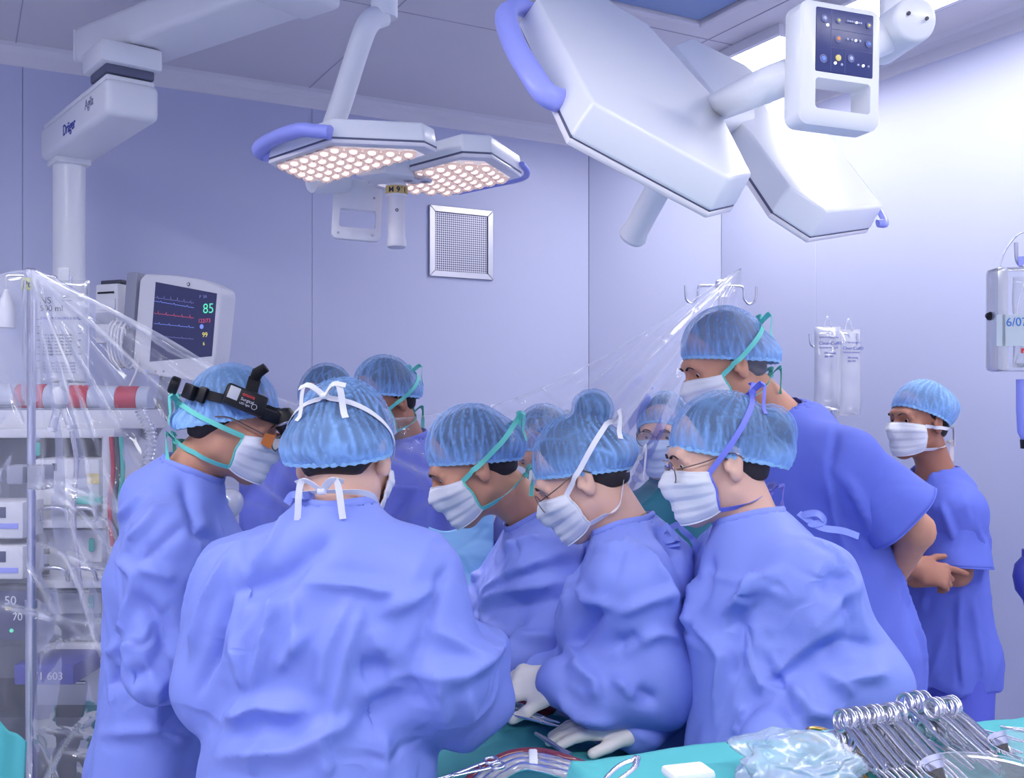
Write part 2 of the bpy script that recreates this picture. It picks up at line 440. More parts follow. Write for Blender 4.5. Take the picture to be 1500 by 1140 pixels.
def axis_coords(lo, hi, h, fine=()):
    """1-D grid, spacing h, finer inside the intervals fine=[(a,b,hf)]"""
    x = [lo]
    while x[-1] < hi:
        s = h
        for a, b, hf in fine:
            if a-h < x[-1] < b: s = min(s, hf)
        x.append(x[-1]+s)
    while len(x) % 4: x.append(x[-1]+h)
    return np.array(x)
def surface(shape, h, fine=(), pad=0.02, zmin=None):
    """mesh of the zero level by surface nets on a rectilinear grid; fine = [(centre, half, hf)] boxes of finer cells"""
    lo, hi = shape.bounds(); lo = lo-pad; hi = hi+pad
    if zmin is not None: lo[2] = max(lo[2], zmin)
    X = [axis_coords(lo[i], hi[i], h, [(c[i]-hw, c[i]+hw, hf) for c, hw, hf in fine]) for i in range(3)]
    n = [len(x) for x in X]; nb = [k//4 for k in n]
    cen = [x.reshape(-1, 4) for x in X]
    cc = [(c[:, 0]+c[:, -1])/2 for c in cen]; hw = [(c[:, -1]-c[:, 0])*.67 for c in cen]
    gx, gy, gz = np.meshgrid(*cc, indexing='ij'); q = np.stack([gx, gy, gz], -1).reshape(-1, 3)
    hx, hy, hz = np.meshgrid(*hw, indexing='ij'); hr = np.sqrt(hx**2+hy**2+hz**2).ravel()
    d = shape.ev(q); act = np.abs(d) < hr*1.25+0.003
    F = np.repeat(np.repeat(np.repeat(d.reshape(nb), 4, 0), 4, 1), 4, 2)
    bi = np.stack(np.unravel_index(np.nonzero(act)[0], nb), 1)
    off = np.stack(np.meshgrid(range(4), range(4), range(4), indexing='ij'), -1).reshape(-1, 3)
    idx = (bi[:, None, :]*4+off[None]).reshape(-1, 3)
    q = np.stack([X[i][idx[:, i]] for i in range(3)], 1)
    F[idx[:, 0], idx[:, 1], idx[:, 2]] = shape.ev(q)
    S = F < 0
    c = np.zeros([k-1 for k in n], np.int8)
    sl = lambda o, k: slice(o, k-1+o)
    for dx in (0, 1):
        for dy in (0, 1):
            for dz in (0, 1): c += S[sl(dx, n[0]), sl(dy, n[1]), sl(dz, n[2])]
    I = np.argwhere((c > 0) & (c < 8)); vid = np.full(c.shape, -1, np.int64); vid[I[:, 0], I[:, 1], I[:, 2]] = np.arange(len(I))
    acc = np.zeros((len(I), 3)); cnt = np.zeros(len(I))
    cor = [(a, b, e) for a in (0, 1) for b in (0, 1) for e in (0, 1)]
    for A in cor:
        for ax in range(3):
            if A[ax]: continue
            B = list(A); B[ax] = 1
            ia = I+np.array(A); ib = I+np.array(B)
            fa = F[ia[:, 0], ia[:, 1], ia[:, 2]]; fb = F[ib[:, 0], ib[:, 1], ib[:, 2]]
            cr = (fa < 0) != (fb < 0); t = np.where(cr, fa/(fa-fb+1e-20), 0)
            pa = np.stack([X[i][ia[:, i]] for i in range(3)], 1); pb = np.stack([X[i][ib[:, i]] for i in range(3)], 1)
            acc += np.where(cr[:, None], pa+(pb-pa)*t[:, None], 0); cnt += cr
    v = acc/np.maximum(cnt, 1)[:, None]
    faces = []
    for ax in range(3):
        o1, o2 = [(1, 2), (2, 0), (0, 1)][ax]
        a = [slice(None)]*3; b = [slice(None)]*3
        a[ax] = slice(0, n[ax]-1); b[ax] = slice(1, n[ax])
        E = np.argwhere(S[tuple(a)] != S[tuple(b)])
        ok = (E[:, o1] > 0) & (E[:, o2] > 0) & (E[:, o1] < n[o1]-1) & (E[:, o2] < n[o2]-1); E = E[ok]
        sg = S[E[:, 0], E[:, 1], E[:, 2]]
        def cell(d1, d2):
            e = E.copy(); e[:, o1] -= d1; e[:, o2] -= d2
            return vid[e[:, 0], e[:, 1], e[:, 2]]
        Q = np.stack([cell(1, 1), cell(0, 1), cell(0, 0), cell(1, 0)], 1)
        Q = np.where(sg[:, None], Q, Q[:, ::-1]); faces.append(Q)
    f = np.concatenate(faces); f = f[(f >= 0).all(1)]
    return v, f
def vnormals(v, f):
    a = np.cross(v[f[:, 2]]-v[f[:, 0]], v[f[:, 3]]-v[f[:, 1]]); n = np.zeros_like(v)
    for k in range(4): np.add.at(n, f[:, k], a)
    return n/(np.linalg.norm(n, axis=1)[:, None]+1e-12)
def relax(v, f, it=2, lam=0.5):
    for _ in range(it):
        s = np.zeros_like(v); c = np.zeros(len(v))
        for k in range(4):
            np.add.at(s, f[:, k], v[f[:, (k+1) % 4]]); np.add.at(c, f[:, k], 1)
            np.add.at(s, f[:, k], v[f[:, (k-1) % 4]]); np.add.at(c, f[:, k], 1)
        v = v+(s/np.maximum(c, 1)[:, None]-v)*lam
    return v
def seg_dist(p, a, b):
    ab = b-a; t = np.clip(((p-a)@ab)/(ab@ab+1e-12), 0, 1)
    return np.linalg.norm(p-(a+t[:, None]*ab), axis=1), t
def apply_folds(v, f, folds, fall=1.0):
    """folds: (pixel polyline, height m, half width m): each polyline is laid on the cloth where it is seen in the photograph"""
    if not folds: return v
    bvh = BVHTree.FromPolygons([tuple(p) for p in v], [tuple(q) for q in f.tolist()])
    n = vnormals(v, f); disp = np.zeros(len(v)); o = Vector((0, 0, EYE))
    for pl, hgt, wid in folds:
        pts = []
        pl = np.array(pl, float); dense = []
        for i in range(len(pl)-1):
            for k in range(4): dense.append(pl[i]+(pl[i+1]-pl[i])*k/4)
        dense.append(pl[-1])
        for x, y in dense:
            h = bvh.ray_cast(o, Vector(unit(ray(x, y))))
            if h[0] is not None: pts.append(np.array(h[0]))
        if len(pts) < 2: continue
        pts = np.array(pts); lo = pts.min(0)-wid*1.5; hi = pts.max(0)+wid*1.5
        ix = np.nonzero(((v > lo) & (v < hi)).all(1))[0]
        if not len(ix): continue
        best = np.full(len(ix), 1e9); para = np.zeros(len(ix)); m = len(pts)-1
        for i in range(m):
            if np.linalg.norm(pts[i+1]-pts[i]) > 0.12: continue
            d, t = seg_dist(v[ix], pts[i], pts[i+1]); u = d < best
            best[u] = d[u]; para[u] = (i+t[u])/m
        prof = np.clip(1-best/(wid*1.2), 0, 1)**2.1
        end = np.clip(np.minimum(para, 1-para)*4+0.25, 0, 1)
        disp[ix] += 1.75*hgt*prof*end
    return v+n*np.clip(disp, -.024, .05)[:, None]
# ================================================================== materials
mat('wall', srgb(200, 205, 234), 0.45, var=0.015, vscale=1.5)
mat('wall_joint', srgb(172, 180, 220), 0.6)
mat('ceiling', srgb(226, 222, 230), 0.6, var=0.02, vscale=2)
mat('cove', srgb(234, 232, 240), 0.4)
mat('floor', srgb(196, 200, 212), 0.35, var=0.05, vscale=3)
mat('blue_trim', srgb(124, 152, 206), 0.4)
mat('white_paint', srgb(240, 242, 248), 0.32, coat=0.15)
mat('white_plastic', srgb(228, 228, 236), 0.4)
mat('grey_plastic', srgb(150, 153, 172), 0.45)
mat('dark_grey', srgb(70, 72, 88), 0.45)
mat('black', srgb(16, 16, 20), 0.42)
mat('black_soft', srgb(22, 22, 27), 0.75)
mat('seam_dark', srgb(96, 100, 126), 0.6)
mat('steel', srgb(222, 222, 230), 0.27, metal=1.0)
mat('steel_dull', srgb(180, 180, 190), 0.36, metal=1.0)
mat('gold', srgb(205, 170, 105), 0.28, metal=1.0)
mat('blue_plastic', srgb(160, 168, 250), 0.35)
mat('light_diffuser', srgb(240, 240, 250), 0.5, emit=(1.0, 0.985, 0.965, 1), estr=CEIL_LIGHT)
mat('light_diffuser_row', srgb(240, 240, 250), 0.5, emit=(1.0, 0.985, 0.965, 1), estr=WALL_ROW_LIGHT)
mat('led', srgb(255, 235, 230), 0.5, emit=(1.0, 0.80, 0.76, 1), estr=LED_LIGHT)
mat('led_lens', srgb(252, 236, 236), 0.08, trans=0.8, ior=1.42, spec=0.8)
mat('led_bed', srgb(238, 230, 234), 0.18, metal=0.7, emit=(1.0, .90, .88, 1), estr=0.32)
mat('lamp_cover', srgb(240, 236, 242), 0.2)
mat('letter_blue', srgb(48, 62, 160), 0.5)
mat('letter_grey', srgb(110, 115, 150), 0.5)
mat('letter_dark', srgb(34, 36, 56), 0.5)
mat('letter_white', srgb(225, 225, 235), 0.5)
mat('letter_red', srgb(200, 50, 60), 0.5)
mat('tape_yellow', srgb(214, 190, 122), 0.6)

# ================================================================== room shell
BD = V3(0.879, 0.477, 0); AD = V3(0.477, -0.879, 0)       # along the back wall, along the right wall (towards the camera)
C1 = V3(0.39, 5.2, 0); C2 = V3(1.02, 4.99, 0)
HC = 3.0
def wall(name, a, b, joints, side):
    """vertical clean-room wall from a to b of flush panels with recessed joints between them"""
    root = thing(name, None, None, (a+b)/2); root['kind'] = 'structure'
    d = unit(b-a); n = np.array([-d[1], d[0], 0])*side; L = np.linalg.norm(b-a)
    box_pts('wall_backing', a+V3(0, 0, HC/2)+n*0.05, b+V3(0, 0, HC/2)+n*0.05, 0.05, HC, 'wall_joint', root)
    js = [0]+sorted(joints)+[L]
    for s, e in zip(js[:-1], js[1:]):
        box_pts('wall_panel', a+d*(s+0.0006)+V3(0, 0, HC/2)+n*0.0125, a+d*(e-0.0006)+V3(0, 0, HC/2)+n*0.0125, 0.025, HC, 'wall', root, bevel=0.0012, seg=1)
    # rounded cove along the ceiling
    prof = [(0, -0.075), (-0.006, -0.07), (-0.012, -0.03), (-0.03, -0.008), (-0.055, 0.0), (0, 0.0)]
    v, f = [], []
    for q in (a, b):
        for x, z in prof: v.append(q+n*x+V3(0, 0, HC+z))
    m = len(prof)
    for k in range(m): f.append((k, (k+1) % m, m+(k+1) % m, m+k))
    f.append(tuple(range(m))[::-1]); f.append(tuple(range(m, 2*m)))
    mesh_obj('ceiling_cove', v, f, 'cove', root, smooth=False)
    return root
BL = C1-BD*4.6; RE = C2+AD*6.2
LE = BL+AD*6.4; BE = RE
jb = [np.dot(on_plane(x, 400, C1, np.array([-BD[1], BD[0], 0]))-BL, BD) for x in (33, 457)]
wall('wall_back', BL, C1, [jb[0]-1.15]+jb, 1)
wall('wall_corner', C1, C2, [], 1)
jr = [np.dot(on_plane(x, 400, C2, np.array([AD[1], -AD[0], 0]))-C2, AD) for x in (1195,)]
wall('wall_right', C2, RE, jr+[jr[0]+1.15, jr[0]+2.3], 1)
wall('wall_left', LE, BL, [1.5, 3.0, 4.5], 1)
wall('wall_front', RE, LE, [1.5, 3.0, 4.5], 1)
ring = [BL, C1, C2, RE, LE]
f_ = mesh_obj('floor', [p+V3(0, 0, 0) for p in ring]+[p+V3(0, 0, -0.05) for p in ring], [(4, 3, 2, 1, 0), (5, 6, 7, 8, 9)]+[(i, (i+1) % 5, 5+(i+1) % 5, 5+i) for i in range(5)], 'floor', smooth=False)
f_['kind'] = 'structure'
ceil = mesh_obj('ceiling', [p+V3(0, 0, HC) for p in ring]+[p+V3(0, 0, HC+0.05) for p in ring], [(0, 1, 2, 3, 4), (9, 8, 7, 6, 5)]+[(i, 5+i, 5+(i+1) % 5, (i+1) % 5) for i in range(5)], 'ceiling', smooth=False)
ceil['kind'] = 'structure'
def room(nv, av, z):                                     # room coordinates: nv across (3.33 = right wall), av along it
    ND = V3(0.879, 0.477, 0)
    return ND*nv+AD*av+V3(0, 0, z)
# ceiling panel joints (thin raised strips)
mat('ceil_joint', srgb(186, 182, 200), 0.6)
for av in (-3.35, -3.05):
    o = box_pts('ceiling_joint', room(-0.9 if av > -3.2 else -0.9, av, HC-0.001), room(3.2, av, HC-0.001), 0.004, 0.002, 'ceil_joint', ceil)
for nv in (0.2, 1.35, 2.5, 3.03):
    o = box_pts('ceiling_joint', room(nv, -4.4 if nv < 2 else -3.9, HC-0.001), room(nv, -3.0 if nv < 2.4 else 0, HC-0.001), 0.004, 0.002, 'ceil_joint', ceil)
# laminar-flow panel with blue trim
lf = thing('laminar_flow_panel', 'blue-trimmed ceiling air outlet panel at the top edge of the picture', 'air outlet', room(1.1, -1.6, HC))
Rr = np.stack([V3(0.879, 0.477, 0), AD, V3(0, 0, 1)], 1)
n0, n1, a0, a1 = -0.3, 2.346, -2.906, -0.3
box('filter_panel', room((n0+n1)/2, (a0+a1)/2, HC-0.012), (n1-n0-0.06, a1-a0-0.06, 0.016), 'blue_trim', lf, Rr, 0.002)
for s in ((n0, a0, n1, a0), (n0, a1, n1, a1), (n0, a0, n0, a1), (n1, a0, n1, a1)):
    box_pts('trim_bar', room(s[0], s[1], HC-0.016), room(s[2], s[3], HC-0.016), 0.035, 0.028, 'ceiling', lf, bevel=0.004)
# ceiling luminaires
def luminaire(nc, ac, ln, label, across=False):
    t = thing('ceiling_light', label, 'ceiling light', room(nc, ac, HC), 'flush ceiling luminaires')
    sx, sy = (0.288, ln) if not across else (ln, 0.288)
    box('diffuser', room(nc, ac, HC-0.008), (sx, sy, 0.01), 'light_diffuser_row' if nc > 2.5 else 'light_diffuser', t, Rr, 0.002)
    for dx, dy, w_, h_ in ((-sx/2-0.012, 0, 0.024, sy+0.048), (sx/2+0.012, 0, 0.024, sy+0.048), (0, -sy/2-0.012, sx, 0.024), (0, sy/2+0.012, sx, 0.024)):
        box('frame_bar', room(nc+dx, ac+dy, HC-0.019), (w_, h_, 0.038), 'cove', t, Rr, 0.003)
luminaire(2.785, -3.30, 0.96, 'bright ceiling light partly hidden by the tilted surgical light heads')
luminaire(2.785, -2.0, 1.2, 'bright ceiling light behind the control panel at the top edge')
luminaire(0.5, 0.45, 1.2, 'added fill ceiling light directly above the photographer, out of view', True)  # added unseen luminaire, brightens the gowns from the front
luminaire(1.9, 0.45, 1.2, 'added fill ceiling light above and to the right of the photographer, out of view', True)  # second added luminaire out of view, frontal fill from the right
luminaire(2.785, -0.6, 1.2, 'ceiling light along the right wall, just behind the photographer')
luminaire(-0.9, -2.0, 1.2, 'ceiling light in the left row nearest the back wall, outside the frame')
luminaire(-0.9, -0.5, 1.2, 'ceiling light in the left row nearest the photographer, outside the frame')

# air vent on the back wall
nb_ = unit(np.array([-BD[1], BD[0], 0]))
vent = thing('air_vent', 'square metal air return grille set in the back wall', 'air vent', on_plane(675, 357, C1, nb_))
vc = on_plane(675, 357, C1, nb_); Rv = np.stack([BD, nb_, V3(0, 0, 1)], 1)
vl = on_plane(629, 357, C1, nb_); vr = on_plane(722, 357, C1, nb_); W = np.linalg.norm(vr-vl)
zt = on_plane(675, 305, C1, nb_)[2]; zb = on_plane(675, 408, C1, nb_)[2]; H = zt-zb; vc[2] = (zt+zb)/2
fw = W*0.09
poly = lambda x, z, y=0: vc+BD*x+V3(0, 0, z)-nb_*y
for q in ((-1, 0), (1, 0), (0, -1), (0, 1)):
    if q[0]: pts = [(q[0]*W/2, -H/2), (q[0]*W/2, H/2), (q[0]*(W/2-fw), H/2-fw), (q[0]*(W/2-fw), -H/2+fw)]
    else: pts = [(-W/2, q[1]*H/2), (W/2, q[1]*H/2), (W/2-fw, q[1]*(H/2-fw)), (-W/2+fw, q[1]*(H/2-fw))]
    prism('frame_bar', [poly(x, z) for x, z in pts], -nb_*0.014, 'steel_dull', vent, 0.002, 1)
m = mat('grille', srgb(170, 170, 186), 0.45, metal=0.7)
nt = m.node_tree; tcn = next(n for n in nt.nodes if n.type == 'TEX_COORD')
vo = nt.nodes.new('ShaderNodeTexVoronoi'); vo.inputs['Scale'].default_value = 95; vo.inputs['Randomness'].default_value = 0.0
mp_ = nt.nodes.new('ShaderNodeMapping'); mp_.inputs['Rotation'].default_value = (0, 0, -math.atan2(BD[1], BD[0]))
nt.links.new(tcn.outputs['Object'], mp_.inputs['Vector']); nt.links.new(mp_.outputs[0], vo.inputs['Vector'])
cr = nt.nodes.new('ShaderNodeValToRGB'); cr.color_ramp.elements[0].position = 0.35; cr.color_ramp.elements[0].color = srgb(88, 88, 110)
cr.color_ramp.elements[1].position = 0.45; cr.color_ramp.elements[1].color = srgb(196, 196, 210)
nt.links.new(vo.outputs['Distance'], cr.inputs[0]); nt.links.new(cr.outputs[0], nt.nodes['Principled BSDF'].inputs['Base Color'])
box('perforated_plate', vc-nb_*0.004, (W-2*fw, 0.004, H-2*fw), 'grille', vent, Rv)

# ================================================================== ceiling pendant (upper left)
pen = thing('ceiling_pendant', 'white articulated ceiling supply pendant with thick column in the upper left', 'pendant arm', P(116, 230, 3.65))
e1 = P(170, 78, 3.36); e2 = P(425, -12, 2.86); e1[2] = e2[2] = 2.79
d = unit(e2-e1)
box_pts('upper_beam', e1-d*0.09, e2+d*0.02, 0.20, 0.115, 'white_paint', pen, bevel=0.022, seg=3)
box_pts('beam_cover', e2-d*0.06, e2+d*0.10, 0.212, 0.127, 'white_paint', pen, bevel=0.02, seg=3)
box_pts('end_cap', e1-d*0.098, e1-d*0.086, 0.19, 0.105, 'white_paint', pen, bevel=0.006, seg=2)
lathe('beam_post', [(.09, 0), (.09, HC-2.84)], 'white_paint', pen, V3(e2[0], e2[1], 2.84), (0, 0, 1))
A0, A1 = P(192, 148, 3.17), P(98, 212, 3.72); zc = (2.61+2.50)/2; A0[2] = A1[2] = zc
ld = unit(A1-A0); Rj = frame_from(ld)
jc = A0*.88+A1*.12; jc[2] = 2.695
box('joint_block', jc, (0.20, 0.19, 0.07), 'white_paint', pen, Rj, 0.012)
box('joint_gap', jc-V3(0, 0, 0.048), (0.16, 0.15, 0.03), 'seam_dark', pen, Rj, 0.006)
box_pts('lower_arm', A0-ld*.02, A1+ld*.04, 0.165, 0.115, 'white_paint', pen, bevel=0.022, seg=3)
box_pts('arm_lid', A0-ld*.0, A1+ld*.02, 0.15, 0.02, 'white_paint', pen, bevel=0.008, seg=2).location = (0, 0, .063)
cpos = A1-ld*.03
dl = unit(A1-A0); nn = np.array([dl[1], -dl[0], 0])
if nn[0] > 0: nn = -nn
box('column_collar', V3(cpos[0], cpos[1], zc-0.066), (0.13, 0.12, 0.025), 'white_paint', pen, frame_from(dl), 0.006)
lathe('column', [(0.055, 0), (0.055, zc-0.06-1.0)], 'white_paint', pen, V3(cpos[0], cpos[1], 1.0), (0, 0, 1), 40)
side_o = (A0+A1)/2+nn*0.083
xd = -dl if np.dot(-dl, (1, 0, 0)) > 0 else dl
text('maker_lettering', 'Dräger', side_o-xd*0.09-V3(0, 0, 0.03), xd, (0, 0, 1), 0.05, 'letter_blue', pen, bold=True)
text('model_lettering', 'Agila', side_o+xd*0.16+V3(0, 0, 0.0), xd, (0, 0, 1), 0.045, 'letter_grey', pen)

# ================================================================== surgical lights
def petal_points(px, p0, n): return [on_plane(x, y, p0, n) for x, y in px]
def shrink(poly, s): c = np.mean(poly, 0); return [c+(np.asarray(p)-c)*s for p in poly]
def inside(p, poly, ex, ey):
    x, y = np.dot(p, ex), np.dot(p, ey); r = False; n = len(poly)
    for i in range(n):
        x1, y1 = np.dot(poly[i], ex), np.dot(poly[i], ey); x2, y2 = np.dot(poly[(i+1) % n], ex), np.dot(poly[(i+1) % n], ey)
        if (y1 > y) != (y2 > y) and x < (x2-x1)*(y-y1)/(y2-y1)+x1: r = not r
    return r
_lens = None
def petal(root, name, face, up, thick, lenses=True):
    """light head: face polygon is the lit side, body rises along up"""
    face = [np.asarray(p) for p in face]; up = unit(up)
    sh = prism(name, [p+up*0.0125 for p in face], up*(thick-0.0125), 'white_paint', root, 0.006, 3, inset=0.97)
    prism('seal_line', [p+up*0.010 for p in shrink(face, 0.992)], up*0.005, 'seam_dark', sh)
    prism('face_rim', face, up*0.011, 'lamp_cover', sh, 0.004, 2)
    inner = shrink(face, 0.86)
    prism('reflector_bed', [p-up*0.0015 for p in inner], up*0.003, 'led_bed' if lenses else 'lamp_cover', sh)
    if not lenses: return sh
    global _lens
    if _lens is None:
        v, f = [], []
        pr = [(0.021, 0.0), (0.0205, 0.004), (0.017, 0.010), (0.010, 0.0145), (0.0025, 0.016)]; S = 10
        for r, h in pr:
            for k in range(S): v.append((r*math.cos(6.2832*k/S), r*math.sin(6.2832*k/S), -h))
        for i in range(len(pr)-1):
            for k in range(S): f.append((i*S+k, (i+1)*S+k, (i+1)*S+(k+1) % S, i*S+(k+1) % S))
        f.append(tuple((len(pr)-1)*S+k for k in range(S))); f.append(tuple(range(S))[::-1])
        _lens = raw_mesh('lens', np.array(v), f); _lens.materials.append(MATS['led_lens'])
        S = 8; _lens_led = raw_mesh('led', np.array([(0.0075*math.cos(6.2832*k/S), 0.0075*math.sin(6.2832*k/S), z) for z in (-0.0035, -0.0015) for k in range(S)]), [tuple(range(S)), tuple(range(S, 2*S))[::-1]]+[(k, S+k, S+(k+1) % S, (k+1) % S) for k in range(S)], False)
        _lens_led.materials.append(MATS['led']); petal.led = _lens_led
    ex = unit(face[1]-face[0]); ex = unit(ex-up*np.dot(ex, up)); ey = np.cross(up, ex); c = np.mean(inner, 0)
    Rm = np.stack([ex, ey, up], 1)
    test = shrink(face, 0.80)
    s = 0.044
    for i in range(-9, 10):
        for j in range(-9, 10):
            p = c+ex*(i+0.5*(j % 2))*s+ey*j*s*0.866
            if not inside(p, test, ex, ey): continue
            o = bpy.data.objects.new('lens', _lens); link(o, sh)
            o.matrix_world = Matrix.Translation(Vector(p-up*0.0015))@Matrix(Rm.tolist()).to_4x4()
            o2 = bpy.data.objects.new('led', petal.led); link(o2, sh); o2.matrix_world = o.matrix_world
    return sh
def grip(root, p, r, name='grip_handle'):
    return tube(name, p, r, 'blue_plastic', root, 12, smooth_n=6, flat=(1.0, 0.75))

# ---- centre light, facing down
H1 = EYE+0.62; up1 = V3(0, 0, 1)
L1 = thing('surgical_light', 'lit ceiling-mounted surgical light over the team with pinkish LED lens faces', 'surgical light', P(581, 262, 2.75))
A_ = [V3(-.615, 2.583, H1), V3(-.419, 2.38, H1), V3(-.206, 2.416, H1), V3(-.18, 2.473, H1), V3(-.37, 2.66, H1), V3(-.526, 2.82, H1), V3(-.585, 2.76, H1)]
B_ = [V3(-.262, 2.655, H1), V3(-.122, 2.513, H1), V3(-.049, 2.527, H1), V3(.027, 2.735, H1), V3(-.165, 2.965, H1), V3(-.357, 2.91, H1), V3(-.40, 2.84, H1)]
pa = petal(L1, 'light_head', A_, up1, 0.06); pb = petal(L1, 'light_head', B_, up1, 0.06)
hub = P(580, 258, 2.70); hub[2] = H1-0.002
prism('hub_cover', [hub+V3(*q) for q in ((-.10, -.035, -.012), (-.02, -.075, -.012), (.10, .0, -.012), (.09, .05, -.012), (-.07, .06, -.012))], V3(0, 0, .04), 'white_paint', L1, 0.005)
hc = P(581, 265, 2.70)
lathe('handle_socket', [(.027, 0), (.029, .004), (.029, .028), (.026, .032)], 'white_paint', L1, hc-V3(0, 0, .032+.01), (0, 0, 1))
lathe('handle_tape', [(.0285, 0), (.0295, .001), (.0295, .021), (.0285, .022)], 'tape_yellow', L1, hc-V3(0, 0, .038), (0, 0, 1))
for i, ch in enumerate("'6.'M"[::-1] if False else "M 6.1"):
    a = -1.95+i*0.32
    pos = hc-V3(0, 0, .021)+V3(math.cos(a), math.sin(a), 0)*0.0297
    text('tape_lettering', ch, pos, (math.sin(a), -math.cos(a), 0), (0, 0, -1), 0.020, 'letter_dark', L1, 0.0003, 'CENTER', True) if ch != ' ' else None
lathe('sterile_handle', [(.021, 0), (.025, .003), (.026, .012), (.0225, .03), (.0225, .12), (.026, .135)], 'white_plastic', L1, hc-V3(0, 0, .042+.135), (0, 0, 1))
text('handle_mark', 'o', hc+V3(-.001, -.0232, -.085), (1, 0, 0), (0, 0, 1), 0.016, 'letter_dark', L1, bold=True)
# grips
g = [P(484, 194, 2.37), P(462, 192, 2.38), P(438, 191, 2.40), P(402, 203, 2.50), P(382, 217, 2.58), P(386, 226, 2.62), P(404, 226, 2.60)]
grip(L1, g, 0.022)
g2 = [P(764, 240, 2.72), P(772, 252, 2.78), P(764, 262, 2.86), P(720, 272, 2.95), P(672, 282, 2.99)]
grip(L1, g2, 0.009)
# rear control panel with finger opening
def control_frame(root, c, R, w_, h_, t_, hole, m='white_paint'):
    """rounded slab with a rectangular opening: outer ring swept in faces"""
    x0, x1, z0, z1 = hole
    def rr(w2, h2, r, n=6):
        pts = []
        for cx, cz, a0 in ((w2-r, h2-r, 0), (-w2+r, h2-r, 90), (-w2+r, -h2+r, 180), (w2-r, -h2+r, 270)):
            for k in range(n+1):
                a = math.radians(a0+90*k/n); pts.append((cx+r*math.cos(a), cz+r*math.sin(a)))
        return pts
    out = rr(w_/2, h_/2, min(w_, h_)*0.12); n = len(out)
    inn = [(min(max(x, x0), x1), min(max(z, z0), z1)) for x, z in rr(w_/2, h_/2, 0.001)]
    cx, cz, hw_, hh = (x0+x1)/2, (z0+z1)/2, (x1-x0)/2, (z1-z0)/2
    inn = [(cx+x, cz+z) for x, z in rr(hw_, hh, min(hw_, hh)*0.25)]
    v = []; f = []
    lay = [(out, .5, .93), (out, .38, 1.0), (out, -.38, 1.0), (out, -.5, .93), (inn, -.5, 1), (inn, .5, 1)]
    for pts, y, s in lay:
        for x, z in pts: v.append(np.asarray(c)+R@np.array([x*s, y*t_, z*s]))
    L_ = len(lay)
    for i in range(L_):
        j = (i+1) % L_
        for k in range(n): f.append((i*n+k, i*n+(k+1) % n, j*n+(k+1) % n, j*n+k))
    o = mesh_obj('control_panel', v, [q[::-1] for q in f], m, root)
    o.data.set_sharp_from_angle(angle=math.radians(45))
    return o
pc1 = P(523, 308, 2.88); Rp1 = frame_from(V3(1, 0.22, -0.05))
cp = control_frame(L1, pc1, Rp1, 0.136, 0.17, 0.03, (-.048, .052, -.052, .0))
for sx, sz in ((-.045, .05), (.045, .035), (-.05, -.07), (.045, -.07)):
    q = pc1+Rp1@np.array([sx, -.0155, sz]); lathe('screw', [(.0035, 0), (.0035, .002)], 'steel_dull', cp, q, Rp1@np.array([0, -1, 0]), 8)
arm_lo = P(452, 268, 2.80); arm_hi = P(540, 38, 2.72)
tube('light_arm', [P(470, 272, 2.82), P(470, 240, 2.82), P(500, 150, 2.78), P(528, 62, 2.74), P(542, 32, 2.74), P(562, 22, 2.76)], 0.030, 'white_paint', L1, 20, smooth_n=8)
lathe('arm_stub', [(.0, 0), (.026, .003), (.03, .012), (.03, .12)], 'white_paint', L1, P(455, 268, 2.78), P(500, 268, 2.86)-P(455, 268, 2.78), 20)
jz = P(563, 26, 2.76)
lathe('drop_tube', [(.033, 0), (.036, .004), (.036, HC-jz[2]-.04)], 'white_paint', L1, jz, (0, 0, 1), 28)
# the light it throws on the field
sp = bpy.data.lights.new('field_beam', 'SPOT'); sp.energy = 36; sp.color = (1.0, .86, .80); sp.spot_size = math.radians(34); sp.spot_blend = 0.6; sp.shadow_soft_size = 0.16
so = bpy.data.objects.new('field_beam', sp); COL.objects.link(so); so.location = Vector(hub+V3(-.02, -.02, -.22))
so.rotation_euler = (Vector(P(650, 960, 2.25))-Vector(so.location)).to_track_quat('-Z', 'Y').to_euler()
so.parent = L1; so.matrix_parent_inverse = Matrix.Translation(-Vector(L1.location))

# ---- right-hand light, tilted with its back to the camera
n2 = unit(V3(.50, -.50, .72)); p02 = P(960, 150, 1.62)
L2 = thing('surgical_light', 'large tilted surgical light seen from behind with two angular white heads', 'surgical light', P(1060, 160, 1.7))
Cpx = [(782, -6), (842, -42), (902, 6), (950, 34), (1046, 140), (1108, 260), (1074, 266), (866, 151)]
Dpx = [(985, 62), (1010, 52), (1090, 92), (1215, 196), (1299, 306), (1216, 314), (1158, 276), (1090, 182), (1040, 130)]
def back_petal(px, p0, off):
    top = petal_points(px, p0, n2)
    return [p-n2*0.068 for p in top]
Cf = back_petal(Cpx, p02, 0); Df = back_petal(Dpx, p02-n2*0.045, 0)
hc_ = petal(L2, 'light_head', Cf, n2, 0.068, False); hd_ = petal(L2, 'light_head', Df, n2, 0.068, False)
gp = [on_plane(x, y, p02-n2*o, n2) for x, y, o in ((778, 16, .03), (756, 10, .03), (741, 22, .035), (752, 62, .04), (776, 104, .04), (800, 138, .045), (830, 150, .045), (858, 158, .04))]
grip(L2, gp, 0.019)
gq = [on_plane(x, y, p02-n2*.045, n2) for x, y in ((1215, 197), (1240, 228), (1270, 267), (1298, 305))]
oe = unit(np.cross(n2, gq[3]-gq[0])); oe = oe if oe[0] > 0 else -oe
gd = [gq[0]-n2*.022, gq[0]-n2*.020+oe*.016, gq[1]-n2*.020+oe*.024, gq[2]-n2*.020+oe*.024, gq[3]-n2*.024+oe*.018, gq[3]-n2*.034-unit(gq[3]-gq[0])*(-.014)]
grip(L2, gd, 0.010)
hx = on_plane(985, 235, p02-n2*.08, n2)
